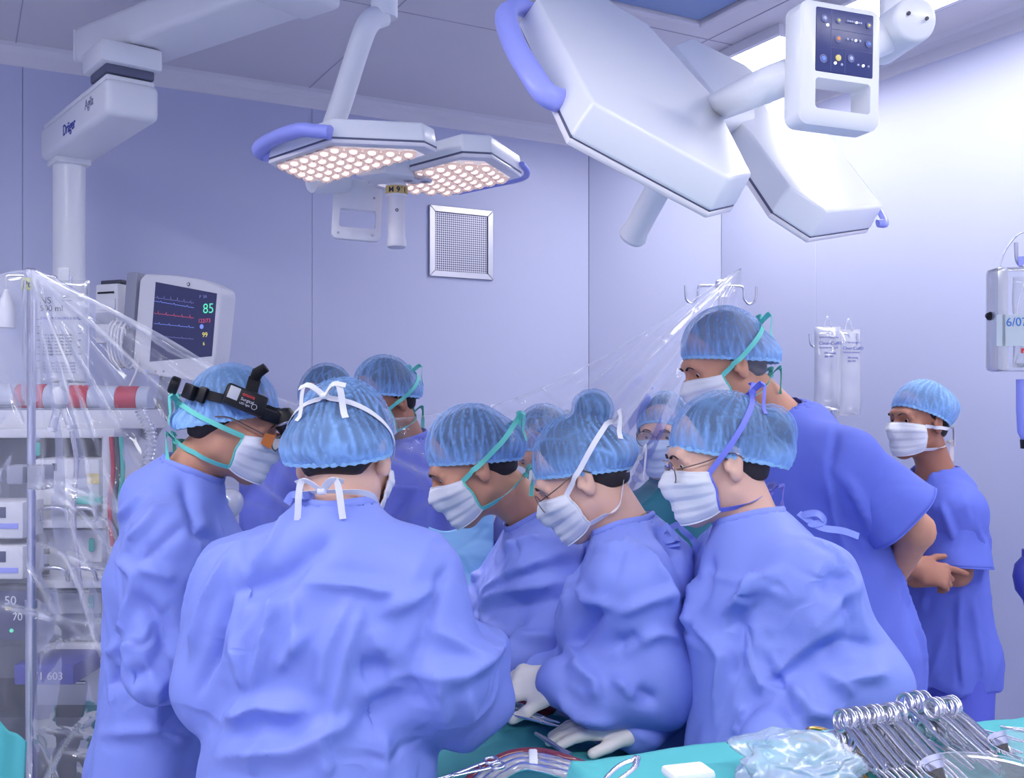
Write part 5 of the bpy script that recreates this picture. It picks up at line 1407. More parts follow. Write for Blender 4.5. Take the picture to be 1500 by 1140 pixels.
# ================================================================== clear plastic sheet between the poles
TOP = [(-60, 420, 2.62), (45, 396, 2.62), (140, 440, 2.60), (240, 492, 2.60), (330, 545, 2.62), (430, 590, 2.68), (540, 612, 2.74), (640, 606, 2.76), (740, 588, 2.76), (850, 540, 2.78), (960, 476, 2.86), (1060, 408, 2.98), (1086, 392, 3.0)]
TOPP = catmull([V3(*t) for t in TOP], 16)
BOT = np.array([(-60, 1180), (45, 1190), (140, 1190), (240, 1050), (330, 920), (430, 830), (540, 800), (640, 800), (740, 790), (850, 770), (960, 720), (1060, 520), (1086, 440)], float)
BOTP = catmull([V3(a, b, 0) for a, b in BOT], 16)
def film_fn(u, v):
    t = u*(len(TOPP)-1); i = np.minimum(t.astype(int), len(TOPP)-2); fr = (t-i)[:, None]
    tp = TOPP[i]*(1-fr)+TOPP[i+1]*fr; bt = BOTP[i]*(1-fr)+BOTP[i+1]*fr
    x = tp[:, 0]*(1-v)+bt[:, 0]*v; y = tp[:, 1]*(1-v)+bt[:, 1]*v; d_ = tp[:, 2]
    q = np.stack([x/150, y/150, 0*x], 1)
    fold = np.zeros(len(x)); disp = np.zeros(len(x)); rs = np.random.RandomState(12)
    for (ax_, ay_, sg, angs) in ((45, 396, 1, (.46, .50, .60, .66, .74, .90, 1.08, 1.22, 1.30, 1.40, 1.52)), (1084, 392, -1, (.50, .56, .585, .66, .76, .82, .95, 1.1, 1.22))):
        dx, dy = (x-ax_)*sg, y-ay_; R_ = np.hypot(dx, dy)+1; an = np.arctan2(dy, dx)
        an = an+.035*vnoise(np.stack([R_/120, an*2, 0*R_], 1), 6)*np.clip(R_/150, 0, 1)
        for a_ in angs:
            wd = rs.uniform(2.0, 6.0); ln = rs.uniform(320, 900); st_ = rs.uniform(.35, 1.0); o_ = rs.uniform(0, .06)*0
            off = np.abs((an-a_)*R_); k = np.clip(1-off/(wd+R_*.010), 0, 1)*np.clip(1.2-R_/ln, 0, 1)*(dx > -8)
            fold += k*st_*np.clip(.75+.5*vnoise(np.stack([R_/60, R_*0+a_*50, 0*R_], 1), 3), 0, 1)
            disp -= np.clip(1-off/(6+R_*.035), 0, 1)*.018*st_*np.clip(R_/150, 0, 1)*np.clip(1.4-R_/ln, 0, 1)
    left = np.clip((230-x)/160, 0, 1)*np.clip((y-520)/200, 0, 1)
    cre = creases(q, .55, 44, 7, .07)
    disp += crumple(q, .5, 41, 5)*(.006+.035*left)+cre*.012*(.3+left)
    fold += cre*(.2+.9*left)+left*.10+.03*np.clip(vnoise(q*1.3, 31)+.3, 0, 1)
    edge = np.clip(1-v/.03, 0, 1)
    fold += edge*.45
    d_ = d_+disp-.02*np.sin(v*3.1)
    p = np.stack([(x-CX)/F_PX*d_, d_, EYE-(y-HOR)/F_PX*d_], 1)
    return p, np.clip(fold, 0, 1)
o = sheet('plastic_sheet', film_fn, 420, 170, 'film', None, 0); tag(o, 'crumpled clear plastic sheet hung between the two drip poles', 'plastic sheet')

# ================================================================== drip poles and bags
def pole(px, d, ytop, label, hooks, r=.011):
    b = P(px, 600, d); zt = P(px, ytop, d)[2]
    t = thing('drip_pole', label, 'drip pole', (b[0], b[1], 0), 'steel drip poles')
    lathe('lower_tube', [(r*1.35, .08), (r*1.35, 1.05), (r*1.5, 1.06), (r*1.5, 1.09)], 'steel', t, V3(b[0], b[1], 0), (0, 0, 1), 20)
    lathe('upper_tube', [(r, 1.0), (r, zt)], 'steel', t, V3(b[0], b[1], 0), (0, 0, 1), 20)
    lathe('hook_head', [(r*1.6, zt-.03), (r*1.7, zt-.026), (r*1.7, zt+.004), (r*1.2, zt+.008)], 'steel', t, V3(b[0], b[1], 0), (0, 0, 1), 20)
    for a, ln, dr_ in hooks:
        c = V3(b[0], b[1], zt-.012); x = V3(math.cos(a), math.sin(a), 0)
        pth = [c, c+x*ln*.55, c+x*ln*.64-V3(0, 0, .012), c+x*ln*.66-V3(0, 0, dr_*.7), c+x*(ln*.80)-V3(0, 0, dr_), c+x*ln*.97-V3(0, 0, dr_*.75), c+x*ln-V3(0, 0, .0)]
        tube('hook', pth, .0042, 'steel', t, 10, smooth_n=6)
    for k in range(5):
        a = k*2*math.pi/5+.3
        l = tube('foot', [V3(b[0], b[1], .09), V3(b[0]+.28*math.cos(a), b[1]+.28*math.sin(a), .06)], .014, 'steel_dull', t, 10)
        lathe('caster', [(.024, -.01), (.026, 0), (.024, .01)], 'black', l, V3(b[0]+.28*math.cos(a), b[1]+.28*math.sin(a), .027), V3(math.sin(a), -math.cos(a), 0), 16)
    return t, V3(b[0], b[1], zt)
ip, ipz = pole(46, 2.74, 398, 'steel drip pole at the far left holding the saline bag', [(0.15, .10, .055), (math.pi+.15, .10, .055), (1.7, .09, .05)])
mat('tag_yellow', srgb(206, 214, 120), 0.6)
box('name_tag', ipz+V3(0, -.022, -.035), (.03, .004, .032), 'tag_yellow', ip); text('tag_lettering', 'Pt', ipz+V3(-.012, -.0245, -.045), (1, 0, 0), (0, 0, 1), .026, 'letter_dark', ip, bold=True)
ip2, z2 = pole(1056, 3.45, 414, 'steel drip pole with two hooks behind the tall man', [(0.1, .123, .06), (math.pi+.1, .123, .06)])
ip3, z3 = pole(1221, 3.55, 484, 'steel four-hook drip pole holding two pressure cuffs', [(0.0, .082, .045), (math.pi, .082, .045), (1.2, .07, .04), (math.pi+1.0, .07, .04)])
ip4, z4 = pole(1556, 2.1, 348, 'steel drip pole just outside the right edge of the picture', [(math.pi+.1, .10, .05), (.1, .10, .05)])
def soft_bag(name, c, w_, h_, t_, m, lab, cat, taper=.0, Rb=None, neck=.02, parent=None):
    """flat filled bag: pillow section, sealed rim"""
    nu, nv = 26, 36; v = []; Rb = np.eye(3) if Rb is None else Rb
    for side in (1, -1):
        for i in range(nu):
            for j in range(nv):
                a, b = i/(nu-1)*2-1, j/(nv-1)*2-1
                th = t_/2*(max(0, 1-abs(a)**3)*max(0, 1-abs(b)**5))**.6*(1-.25*b)
                x = a*w_/2*(1-taper*max(0, b)); v.append(np.asarray(c)+Rb@np.array([x, -side*th+.0, b*h_/2]))
    v = np.array(v); n = nu*nv; f = []
    for s in (0, 1):
        for i in range(nu-1):
            for j in range(nv-1):
                q = (s*n+i*nv+j, s*n+(i+1)*nv+j, s*n+(i+1)*nv+j+1, s*n+i*nv+j+1); f.append(q if s == 0 else q[::-1])
    v = v+ (Rb@np.array([0, 1., 0]))[None]*(vnoise(v*22, 5)*.004)[:, None]
    o = mesh_obj(name, v, f, m, parent)
    if lab: tag(o, lab, cat)
    return o
sb = thing('saline_bag', 'clear saline bag printed NS 500 ml hanging on the left drip pole', 'saline bag', P(93, 490, 2.70))
bc = P(93, 486, 2.69)
soft_bag('pouch', bc, .135, .27, .03, 'clear_plastic', None, None, 0, None, parent=sb)
box('hanger', bc+V3(0, 0, .15), (.03, .003, .035), 'milky_plastic', sb, None, .001)
lathe('port', [(.012, 0), (.014, .01), (.012, .035)], 'milky_plastic', sb, bc-V3(0, 0, .165), (0, 0, 1), 16)
bt = lambda s_, x, z, sz, m_='letter_dark', b_=False: text('bag_lettering', s_, bc+V3(x, -.0225, z), (1, 0, 0), (0, 0, 1), sz, m_, sb, bold=b_)
bt('NS', -.052, .072, .024); bt('500 ml', -.052, .052, .022); bt('SODIUM CHLORIDE 0.9%', -.052, .030, .0095, 'letter_blue')
for k, z in enumerate((.094, .086, .078)): bt('intravenous use', .006, z, .0075)
for k in range(7): bt('For single use only  sterile', -.044, -.012-k*.0085, .0072)
for k in range(4): bt('Do not use if leaking or cloudy', -.044, -.085-k*.008, .0068, 'letter_grey')
for k in range(8): box('scale_mark', bc+V3(-.056, -.0222, .03-k*.018), (.008, .0006, .0012), 'letter_dark', sb); box('scale_mark', bc+V3(.052, -.0222, .03-k*.018), (.008, .0006, .0012), 'letter_dark', sb)
db = soft_bag('drip_bag', P(8, 500, 2.70), .11, .34, .03, 'clear_plastic', 'clear half-filled drip bag cut by the left edge of the picture', 'drip bag')
lathe('bag_cap', [(.006, .05), (.016, .02), (.022, 0), (.022, -.05)], 'white_plastic', db, P(10, 452, 2.66), (0, 0, 1), 20)
ds = thing('spike_connector', 'white twin-leg drip chamber hanging under the saline bag', 'drip chamber', P(82, 590, 2.69))
lathe('cap', [(.018, 0), (.022, .008), (.022, .03), (.014, .045)], 'white_plastic', ds, P(88, 592, 2.69), (0, 0, 1), 20)
for a, b in (((84, 600), (76, 632)), ((94, 600), (105, 628))):
    tube('leg', [P(*a, 2.69), P(*b, 2.69)], .0105, 'milky_plastic', ds, 12)
    lathe('collar', [(.013, 0), (.013, .01)], 'white_plastic', ds, P(*b, 2.69), (0, 0, 1), 16)
tube('outlet_tube', catmull([P(105, 632, 2.69), P(112, 680, 2.69), P(108, 760, 2.7), P(120, 880, 2.7)], 6), .006, 'clear_tube', ds, 10)
# pressure cuffs
def cuff(px, py, d, w_, h_, label, yaw=0):
    c = P(px, py, d); t = thing('pressure_cuff', label, 'pressure cuff', c, 'pressure cuffs on the four-hook pole')
    R = np.array(Matrix.Rotation(yaw, 3, 'Z')); soft_bag('sleeve', c, w_, h_, .05, 'milky_plastic', None, None, -.0, R, parent=t)
    tube('loop', catmull([c+V3(-.015, 0, h_*.48), c+V3(0, 0, h_*.62), c+V3(.015, 0, h_*.48)], 6), .0025, 'milky_plastic', t, 8)
    for s_, x, z, sz in (('SMITHS MEDICAL', -.036, .100, .0085), ('Clear-Cuff®', -.037, .078, .0155), ('PRESSURE INFUSOR', -.036, .066, .0072), ('300 mmHg', -.02, .048, .009), ('REF MX', -.018, .036, .009)):
        text('cuff_lettering', s_, c+R@np.array([x, -.0265-.0005, z]), R@np.array([1., 0, 0]), (0, 0, 1), sz, 'letter_blue', t)
    return t
cuff(1212, 540, 3.44, .088, .28, 'front milky pressure cuff with blue lettering on the four-hook pole')
cuff(1243, 546, 3.56, .09, .30, 'rear milky pressure cuff half hidden behind the other cuff', .2)
# infusor at the right edge
fx = P(1500, 465, 2.04)
inf = thing('pressure_infusor', 'clear pressure infusor bag with handwriting at the right edge of the picture', 'pressure infusor', fx)
box('case', fx+V3(0, 0, -.005), (.135, .05, .205), 'clear_plastic', inf, None, .008)
box('side_gusset', fx+V3(-.054, -.002, -.005), (.026, .054, .207), 'milky_plastic', inf, None, .010)
soft_bag('fluid_bag', fx+V3(.02, 0, -.01), .085, .18, .03, 'clear_plastic', None, None, parent=inf)
ovp = [fx+V3(.02+.048*math.cos(a), -.026, -.005+.092*math.sin(a)) for a in np.linspace(0, 2*math.pi, 41)[:-1]]
tube('weld_line', ovp, .0012, 'milky_plastic', inf, 6, True)
tube('hanger_strap', catmull([fx+V3(-.05, 0, .098), fx+V3(-.035, 0, .135), fx+V3(-.01, 0, .165), fx+V3(.02, 0, .172)], 6), .0035, 'clear_plastic', inf, 8, flat=(1, .4))
box('blue_label', fx+V3(.0, -.012, .112), (.035, .002, .018), 'blue_plastic', inf, np.array(Matrix.Rotation(-.12, 3, 'Y')))
mat('note_paper', srgb(206, 218, 228), 0.7, alpha=0.75)
box('note_strip', fx+V3(-.034, -.0285, -.028), (.068, .001, .062), 'note_paper', inf)
mat('pen_blue', srgb(60, 120, 200), 0.6)
text('handwriting', '6/07', fx+V3(-.050, -.0295, -.020), (1, 0, .02), (0, 0, 1), .024, 'pen_blue', inf)
box('red_label', fx+V3(.008, -.0275, -.068), (.055, .001, .0095), 'letter_red', inf); text('red_lettering', 'ARTERIAL', fx+V3(-.016, -.0285, -.0715), (1, 0, 0), (0, 0, 1), .0085, 'letter_white', inf)
lathe('black_valve', [(.003, -.012), (.008, -.008), (.009, 0), (.004, .006)], 'black', inf, fx+V3(-.07, 0, .003), (-1, 0, .2), 14)
mat('navy', srgb(62, 66, 160), 0.45)
bx_ = P(1506, 600, 2.04)
g_ = thing('gauge_pouch', 'blue tapered sleeve with black end below the infusor at the right edge', 'gauge', bx_)
lathe('sleeve', [(.012, -.062), (.020, -.045), (.022, 0), (.022, .06)], 'blue_plastic', g_, bx_, (0, 0, 1), 20); lathe('end_piece', [(.014, -.078), (.015, -.06)], 'black', g_, bx_, (0, 0, 1), 16)
bb = P(1508, 845, 2.04)
g_ = thing('squeeze_bulb', 'dark navy rubber squeeze bulb at the right edge of the picture', 'squeeze bulb', bb)
lathe('bulb', [(.010, -.058), (.012, -.048), (.026, -.028), (.031, 0), (.027, .024), (.014, .04)], 'navy', g_, bb, (0, 0, 1), 28); lathe('stem', [(.014, .038), (.014, .055)], 'navy', g_, bb, (0, 0, 1), 16)
tube('hose', catmull([bb+V3(0, 0, .05), bb+V3(.01, 0, .12), bb+V3(.004, 0, .22), bx_+V3(0, 0, -.07)], 6), .004, 'clear_tube', g_, 8)
# ================================================================== monitor and machines at the left
mon = thing('patient_monitor', 'white patient monitor showing pulse 85 on a dark screen', 'monitor', P(262, 520, 3.3))
mx_ = unit(V3(1, -.42, 0)); mn_ = V3(mx_[1], -mx_[0], 0); mn_ = mn_ if mn_[1] < 0 else -mn_      # faces the camera, turned
mzz = unit(V3(0, 0, 1)+.02*mx_); Rm_ = np.stack([mx_, -mn_, V3(0, 0, 1)], 1)
def mon_pt(px, py, o=0.0): return on_plane(px, py, P(262, 480, 3.30)+mn_*o, mn_)
out_ = [(212, 401), (255, 403), (300, 410), (322, 421), (324, 432), (315, 520), (308, 556), (296, 561), (200, 546), (193, 538), (204, 410)]
prism('housing', [mon_pt(x, y) for x, y in out_], -mn_*.085, 'white_plastic', mon, .008, 3, inset=.96)
mat('screen', srgb(38, 40, 66), 0.12, emit=srgb(70, 74, 128), estr=0.35)
scr_ = [(228, 413), (317.5, 430), (310, 522), (219, 530)]
prism('screen', [mon_pt(x, y, .0015) for x, y in scr_], -mn_*.003, 'screen', mon)
for nm, c in (('trace_green', (96, 214, 170)), ('trace_red', (190, 80, 104)), ('trace_blue', (120, 140, 215)), ('trace_yellow', (214, 206, 110)), ('trace_dim', (104, 108, 160))): mat(nm, srgb(*c), 0.4, emit=srgb(*c), estr=0.6)
def mtext(s_, px, py, sz, m_): text('screen_reading', s_, mon_pt(px, py, .0035), mx_, mzz, sz, m_, mon, .0002)
mtext('85', 297, 459, .044, 'trace_green'); mtext('122/73', 290, 473, .018, 'trace_red'); mtext('99', 296, 494, .022, 'trace_yellow'); mtext('6', 297, 506, .016, 'trace_yellow'); mtext('●', 292, 482, .02, 'trace_blue'); mtext('P  SA', 292, 437, .014, 'trace_dim')
def trace(y0, y1, m_, amp, fr, seed):
    pts = []
    for k in range(90):
        t = k/89; x = 226+t*58; y = y0+(y1-y0)*t
        ph = (t*fr) % 1; sp_ = math.exp(-((ph-.5)/.04)**2)*amp-.3*amp*math.exp(-((ph-.6)/.05)**2)
        pts.append(mon_pt(x, y-sp_, .0032))
    tube('screen_trace', pts, .0008, m_, mon, 4)
trace(436, 444, 'trace_dim', 5, 6, 1); trace(441, 451, 'trace_blue', 2, 3, 2); trace(459, 466, 'trace_red', 4, 5, 3); trace(474, 480, 'trace_blue', 2.5, 4, 4); trace(492, 497, 'trace_dim', 2, 5, 5)
lathe('maker_badge', [(.006, 0), (.006, .001)], 'letter_dark', mon, mon_pt(276, 416.5, .001), mn_, 16); lathe('badge_center', [(.0038, 0), (.0038, .0015)], 'white_plastic', mon, mon_pt(276, 416.5, .0012), mn_, 16)
for x in (216, 228, 240): lathe('key', [(.004, 0), (.004, .002)], 'trace_blue' if x == 216 else 'grey_plastic', mon, mon_pt(x, 544, .001), mn_, 10)
box_pts('spine', P(200, 400, 3.40), P(190, 540, 3.40), .05, .045, 'grey_plastic', mon, up=mn_, bevel=.01)
tube('bracket', [P(250, 540, 3.38), P(240, 600, 3.40), P(215, 640, 3.42)], .03, 'grey_plastic', mon, 16)
md = thing('monitor_module', 'white module rack with a black slot behind the patient monitor', 'monitor module', P(176, 470, 3.5))
mc = P(178, 462, 3.5)
box('case', mc, (.10, .14, .20), 'white_plastic', md, Rm_, .008); box('slot', mc+Rm_@np.array([.0, -.071, .07]), (.07, .004, .006), 'black', md, Rm_); box('top_handle', mc+V3(0, 0, .108), (.09, .10, .014), 'dark_grey', md, Rm_, .004)
for k in range(3): box('module', mc+Rm_@np.array([0, -.072, .03-k*.045]), (.085, .006, .038), 'grey_plastic' if k == 1 else 'white_plastic', md, Rm_, .003)
# coiled cable
cpts = []
for k in range(120):
    a = k/120*2*math.pi*5; cpts.append(P(166+k*.20, 505, 3.36)+V3(.012*math.cos(a), .03*math.cos(a), .072*math.sin(a)+.006*math.sin(a*.37)))
cpts += [P(200, 545, 3.34), P(170, 600, 3.32), P(140, 632, 3.32), P(118, 640, 3.32)]
o = tube('coiled_cable', catmull(cpts, 3), .0042, 'white_plastic', None, 8); tag(o, 'white monitor cable coiled in loops beside the monitor', 'cable')
o = tube('hanging_cable', catmull([P(152, 575, 3.3), P(150, 610, 3.28), P(162, 640, 3.28), P(170, 690, 3.28), P(190, 740, 3.3)], 8), .005, 'grey_plastic', None, 8); tag(o, 'grey cable dangling below the striped roll', 'cable')
# machine tower
an = thing('anaesthesia_machine', 'white anaesthesia machine with shelves and drawers behind the clear sheet', 'medical machine', P(70, 900, 3.2))
D0 = 3.22
def abox(nm, x0, x1, y0, y1, d, dep, m_, bev=.006, par=None):
    a, b = P(x0, y0, d), P(x1, y1, d); c = (a+b)/2+V3(0, dep/2, 0)
    return box(nm, c, (abs(b[0]-a[0]), dep, abs(a[2]-b[2])), m_, par or an, None, bev)
abox('top_shelf', -120, 168, 628, 642, D0-.05, .42, 'white_plastic'); abox('back_panel', -110, 160, 642, 1190, D0+.3, .04, 'grey_plastic')
abox('side_post', 148, 164, 640, 1120, D0, .30, 'white_plastic'); abox('side_post', -112, -95, 640, 1120, D0, .30, 'white_plastic')
abox('recess_panel', 50, 146, 642, 676, D0+.22, .04, 'dark_grey')
vb = abox('vaporiser', 48, 146, 672, 742, D0-.04, .22, 'white_plastic', .012)
mat('label_yellow', srgb(222, 200, 120), 0.6)
abox('warning_label', 127, 145, 694, 709, D0-.043, .002, 'label_yellow', 0, vb); abox('blue_button', 76, 82, 679, 690, D0-.046, .006, 'dark_grey', .002, vb)
lathe('cap_screw', [(.008, 0), (.007, .006)], 'dark_grey', vb, P(113, 676, D0-.04), (0, -1, 0), 12)
mat('teal_plastic', srgb(60, 190, 176), 0.4)
abox('teal_tray', 106, 147, 729, 740, D0-.075, .05, 'teal_plastic', .008)
for yy in (762, 850):
    abox('shelf', -100, 150, yy, yy+12, D0-.10, .4, 'white_plastic', .004)
    for xx in (58, 100):
        tube('shelf_handle', catmull([P(xx, yy+1, D0-.12), P(xx+3, yy-16, D0-.13), P(xx+34, yy-16, D0-.13), P(xx+42, yy+1, D0-.12)], 5), .006, 'steel', an, 10)
abox('module_body', 44, 150, 776, 850, D0-.03, .3, 'white_plastic', .01); abox('dark_slot', 46, 72, 804, 812, D0-.035, .004, 'black', .001); abox('round_port_plate', 122, 156, 824, 836, D0-.036, .006, 'grey_plastic', .004)
abox('vent_opening', 44, 72, 826, 842, D0-.034, .006, 'dark_grey', .003)
abox('lower_module', 40, 150, 864, 940, D0, .28, 'grey_plastic', .01); abox('lower_face', 70, 148, 868, 900, D0-.004, .01, 'white_plastic', .006)
for xx, yy in ((133, 789), (133, 872), (54, 648)):
    abox('teal_clip', xx-4, xx+4, yy, yy+20, D0-.05, .012, 'teal_plastic', .006)
abox('drawer', 42, 150, 944, 1036, D0-.02, .3, 'white_plastic', .01); tube('drawer_handle', [P(75, 1000, D0-.03), P(75, 1000, D0-.06), P(125, 1000, D0-.06), P(125, 1000, D0-.03)], .006, 'steel', an, 8)
abox('base_cabinet', -110, 160, 1050, 1190, D0-.14, .45, 'dark_grey', .01)
# small monitor with figures, left edge
vm = thing('ventilator_display', 'dark ventilator display with white figures 50 and 70 at the left edge', 'display', P(15, 900, 2.98))
abox('bezel', -70, 44, 858, 948, 2.99, .05, 'dark_grey', .01, vm); abox('screen', -66, 40, 866, 938, 2.985, .006, 'screen', .001, vm)
for s_, x, y, sz, m_ in (('50', 6, 886, .036, 'letter_white'), ('70', 18, 909, .030, 'letter_white'), ('8.9', 8, 894, .014, 'trace_yellow')): text('screen_reading', s_, P(x, y, 2.983), (1, 0, 0), (0, 0, 1), sz, m_, vm, .0003)
lathe('green_light', [(.006, 0), (.005, .003)], 'trace_green', vm, P(17, 924, 2.984), (0, -1, 0), 12)
bo = thing('storage_bin', 'blue storage bin marked with white figures below the machine', 'bin', P(65, 1000, 3.0))
abox('bin_body', 20, 108, 974, 1004, 3.0, .2, 'navy', .006, bo); text('bin_lettering', '171 603', P(40, 996, 2.998), (1, 0, 0), (0, 0, 1), .032, 'letter_white', bo, .0004)
cl = thing('pole_clamp', 'grey clamp gripping the left drip pole', 'clamp', P(40, 697, 2.70))
abox('jaw', 38, 66, 682, 718, 2.70, .06, 'grey_plastic', .008, cl); abox('jaw', 8, 34, 682, 710, 2.70, .06, 'grey_plastic', .008, cl); lathe('knob', [(.016, 0), (.018, .006), (.016, .022)], 'grey_plastic', cl, P(6, 696, 2.72), (-1, 0, 0), 16)
# syringe pump stack left of pole
for k, (y0, y1) in enumerate(((735, 790), (800, 850))):
    sp_ = thing('infusion_pump', f'white infusion pump {["above", "below"][k]} the other one at the left edge', 'infusion pump', P(5, (y0+y1)/2, 3.0), 'infusion pumps at the left edge')
    abox('pump_case', -60, 34, y0, y1, 3.0, .14, 'white_plastic', .01, sp_); abox('pump_screen', -40, 8, y0+8, y0+24, 2.997, .004, 'screen', .001, sp_); abox('key_strip', -40, 26, y0+32, y0+40, 2.997, .004, 'blue_plastic', .001, sp_)
# striped red and white roll on the top shelf
rl = thing('striped_roll', 'red and white striped packaged roll on the machine shelf', 'package roll', P(110, 600, 3.2))
mat('stripe_red', srgb(206, 60, 84), 0.5); mat('stripe_white', srgb(206, 212, 232), 0.5)
xs_ = [-40, -5, 28, 70, 104, 134, 174, 205, 222]
for i in range(len(xs_)-1):
    y_ = 600+(xs_[i]-60)*.015
    a, b = P(xs_[i], 581+xs_[i]*.02, 3.28), P(xs_[i+1], 581+xs_[i+1]*.02, 3.28); lathe('band', [(.040, 0), (.042, .002), (.042, np.linalg.norm(b-a)-.002), (.040, np.linalg.norm(b-a))], 'stripe_red' if i % 2 == 0 else 'stripe_white', rl, a, b-a, 24)
bxx = thing('supply_box', 'white cardboard box standing under the striped roll', 'box', P(100, 615, 3.3))
abox('carton', -30, 215, 600, 628, 3.22, .2, 'white_plastic', .004, bxx); abox('flap', -28, 213, 598, 601, 3.22, .2, 'grey_plastic', .001, bxx)
# corrugated breathing hose
hp = catmull([P(205, 600, 3.1), P(222, 640, 3.1), P(214, 690, 3.1), P(196, 760, 3.1), P(200, 840, 3.12)], 40)
o = tube('breathing_hose', hp, .016+.003*np.sin(np.arange(len(hp))*1.25), 'milky_plastic', None, 14); tag(o, 'white corrugated breathing hose hanging left of the headlight surgeon', 'hose')
# small rack uprights with coloured strips
rk = thing('gas_hose_rack', 'white upright with red, grey and teal hoses beside the machine', 'hose rack', P(165, 660, 3.15))
abox('upright', 150, 160, 640, 760, 3.14, .05, 'white_plastic', .004, rk)
for x, m_ in ((163, 'stripe_red'), (170, 'dark_grey'), (177, 'teal_plastic')): tube('gas_hose', catmull([P(x, 640, 3.12), P(x+3, 690, 3.12), P(x-2, 740, 3.12), P(x+2, 800, 3.12)], 6), .007, m_, rk, 10)
tc2 = sheet('folded_towel', lambda u, v: np.stack([(-40+u*88+v*4-CX)/F_PX*2.5, 2.5+.03*np.sin(u*5)-.05*v, EYE-(1058+26*u*u+v*140-HOR)/F_PX*2.5+.01*np.sin(u*9)], 1), 30, 30, 'drape_light'); tag(tc2, 'teal cloth hanging in the lower left corner', 'cloth')
# breathing filter dome behind the headlight surgeon's chest
fd = thing('breathing_filter', 'clear round breathing filter with a blue centre by the surgeon\'s neck', 'filter', P(338, 736, 2.5))
fa = unit(V3(-.3, -1, .25)); lathe('dome', [(.036, 0), (.036, .012), (.028, .024), (.014, .030), (.001, .032)], 'milky_plastic', fd, P(338, 738, 2.52), fa, 28); lathe('button', [(.012, .028), (.012, .036), (.009, .038)], 'cap_band', fd, P(338, 738, 2.52), fa, 16)

# ================================================================== headlight and loupes of the left surgeon
w1 = h1.w; S1 = h1.solid
hl = thing('headlight', 'black surgical headlight band worn over the blue cap at the left', 'headlight', w1(0, -.02, .05))
band = []
for a in np.linspace(0, 2*math.pi, 49)[:-1]:
    band.append(w1(.10*math.sin(a), .115*math.cos(a)-.012, .052+.012*math.cos(a)))
band = np.array(snap(band, S1, .004)); gb = S1.grad(band)
ribbon('head_band', np.vstack([band, band[:1]]), np.vstack([gb, gb[:1]]), .020, 'black_soft', hl, .003)
rt = h1.R[:, 0]; fwv = h1.R[:, 1]; upv = h1.R[:, 2]
def on_head(x, y, z, off): return snap([w1(x, y, z)], S1, off)[0]
bxp = on_head(.09, .018, .062, .018); nb1 = S1.grad(bxp[None])[0]; Rb1 = np.stack([unit(fwv-nb1*np.dot(fwv, nb1)), nb1, np.cross(unit(fwv-nb1*np.dot(fwv, nb1)), nb1)], 1)
box('battery_box', bxp, (.088, .026, .044), 'black', hl, Rb1, .006)
mat('sticker', srgb(206, 208, 214), 0.5)
fc = bxp+nb1*.0135
sx_ = Rb1[:, 0] ; sz_ = Rb1[:, 2]*(1 if Rb1[2, 2] > 0 else -1)
box('sticker', fc-sx_*.027+sz_*.004, (.022, .001, .026), 'sticker', hl, Rb1, .0004)
text('case_lettering', 'enova', fc-sx_*.010+sz_*.006+nb1*.0006, sx_, sz_, .011, 'letter_red', hl, .0002, bold=True)
text('case_lettering', 'Surgical', fc-sx_*.010-sz_*.004+nb1*.0006, sx_, sz_, .009, 'letter_white', hl, .0002)
text('case_lettering', 'LED light', fc-sx_*.010-sz_*.012+nb1*.0006, sx_, sz_, .006, 'letter_white', hl, .0002)
tube('approval_mark', [fc+sx_*(.021+.0055*math.cos(a))+sz_*(-.008+.0055*math.sin(a))+nb1*.0006 for a in np.linspace(0, 6.28, 17)[:-1]], .0005, 'letter_white', hl, 4, True)
tp0 = on_head(.086, .028, .09, .010)
top_strap = np.array(snap([w1(.09, .03, .075), w1(.088, .028, .10), w1(.07, .024, .13)], S1, .006)); ribbon('top_strap', catmull(top_strap, 4), S1.grad(catmull(top_strap, 4)), .026, 'black_soft', hl, .004)
e0 = top_strap[-1]; ttip = e0+upv*.028+fwv*.012+nb1*.012
tube('strap_tab', [e0, e0+upv*.012+nb1*.008, ttip], [.011, .013, .011], 'black_soft', hl, 14, flat=(1, .55), up=nb1)
bk = on_head(.02, -.125, .038, .022); bd = -h1.R[:, 1]
lathe('dial_knob', [(.017, 0), (.019, .003), (.019, .016), (.016, .019)], 'black', hl, bk-bd*.004, unit(bd+.15*rt), 24)
bq = on_head(.055, -.10, .038, .010); gq = S1.grad(bq[None])[0]; box('adjuster_block', bq, (.034, .016, .032), 'black', hl, frame_from(np.cross(gq, upv)*-1, upv), .003)
bq = on_head(.074, -.07, .042, .008); gq = S1.grad(bq[None])[0]; box('adjuster_block', bq, (.018, .012, .034), 'black', hl, frame_from(np.cross(gq, upv)*-1, upv), .003)
lp = on_head(.02, .115, .045, .018)
lathe('lamp_head', [(.006, -.03), (.018, -.026), (.024, -.012), (.024, .008), (.018, .022), (.010, .028)], 'black', hl, lp+rt*.012, unit(fwv*.6-upv*.8), 24)
lathe('lamp_ring', [(.0245, .0), (.0255, .002), (.0245, .005)], 'steel_dull', hl, lp+rt*.012, unit(fwv*.6-upv*.8), 24)
bs = on_head(.07, .085, .05, .012); box('lamp_bracket', bs, (.045, .02, .026), 'black', hl, frame_from(np.cross(S1.grad(bs[None])[0], upv)*-1, upv), .005)
for k in (0, 1): tube('lamp_wire', catmull([lp+fwv*.02+upv*.004*k, lp+fwv*.045-upv*(.0+.006*k), lp+fwv*.052-upv*.02], 5), .0022, 'dark_grey', hl, 8)
lo = thing('loupes', 'magnifying loupes with orange side shield worn by the headlight surgeon', 'loupes', w1(0, .13, 0))
mat('orange_shield', srgb(206, 120, 60), 0.25)
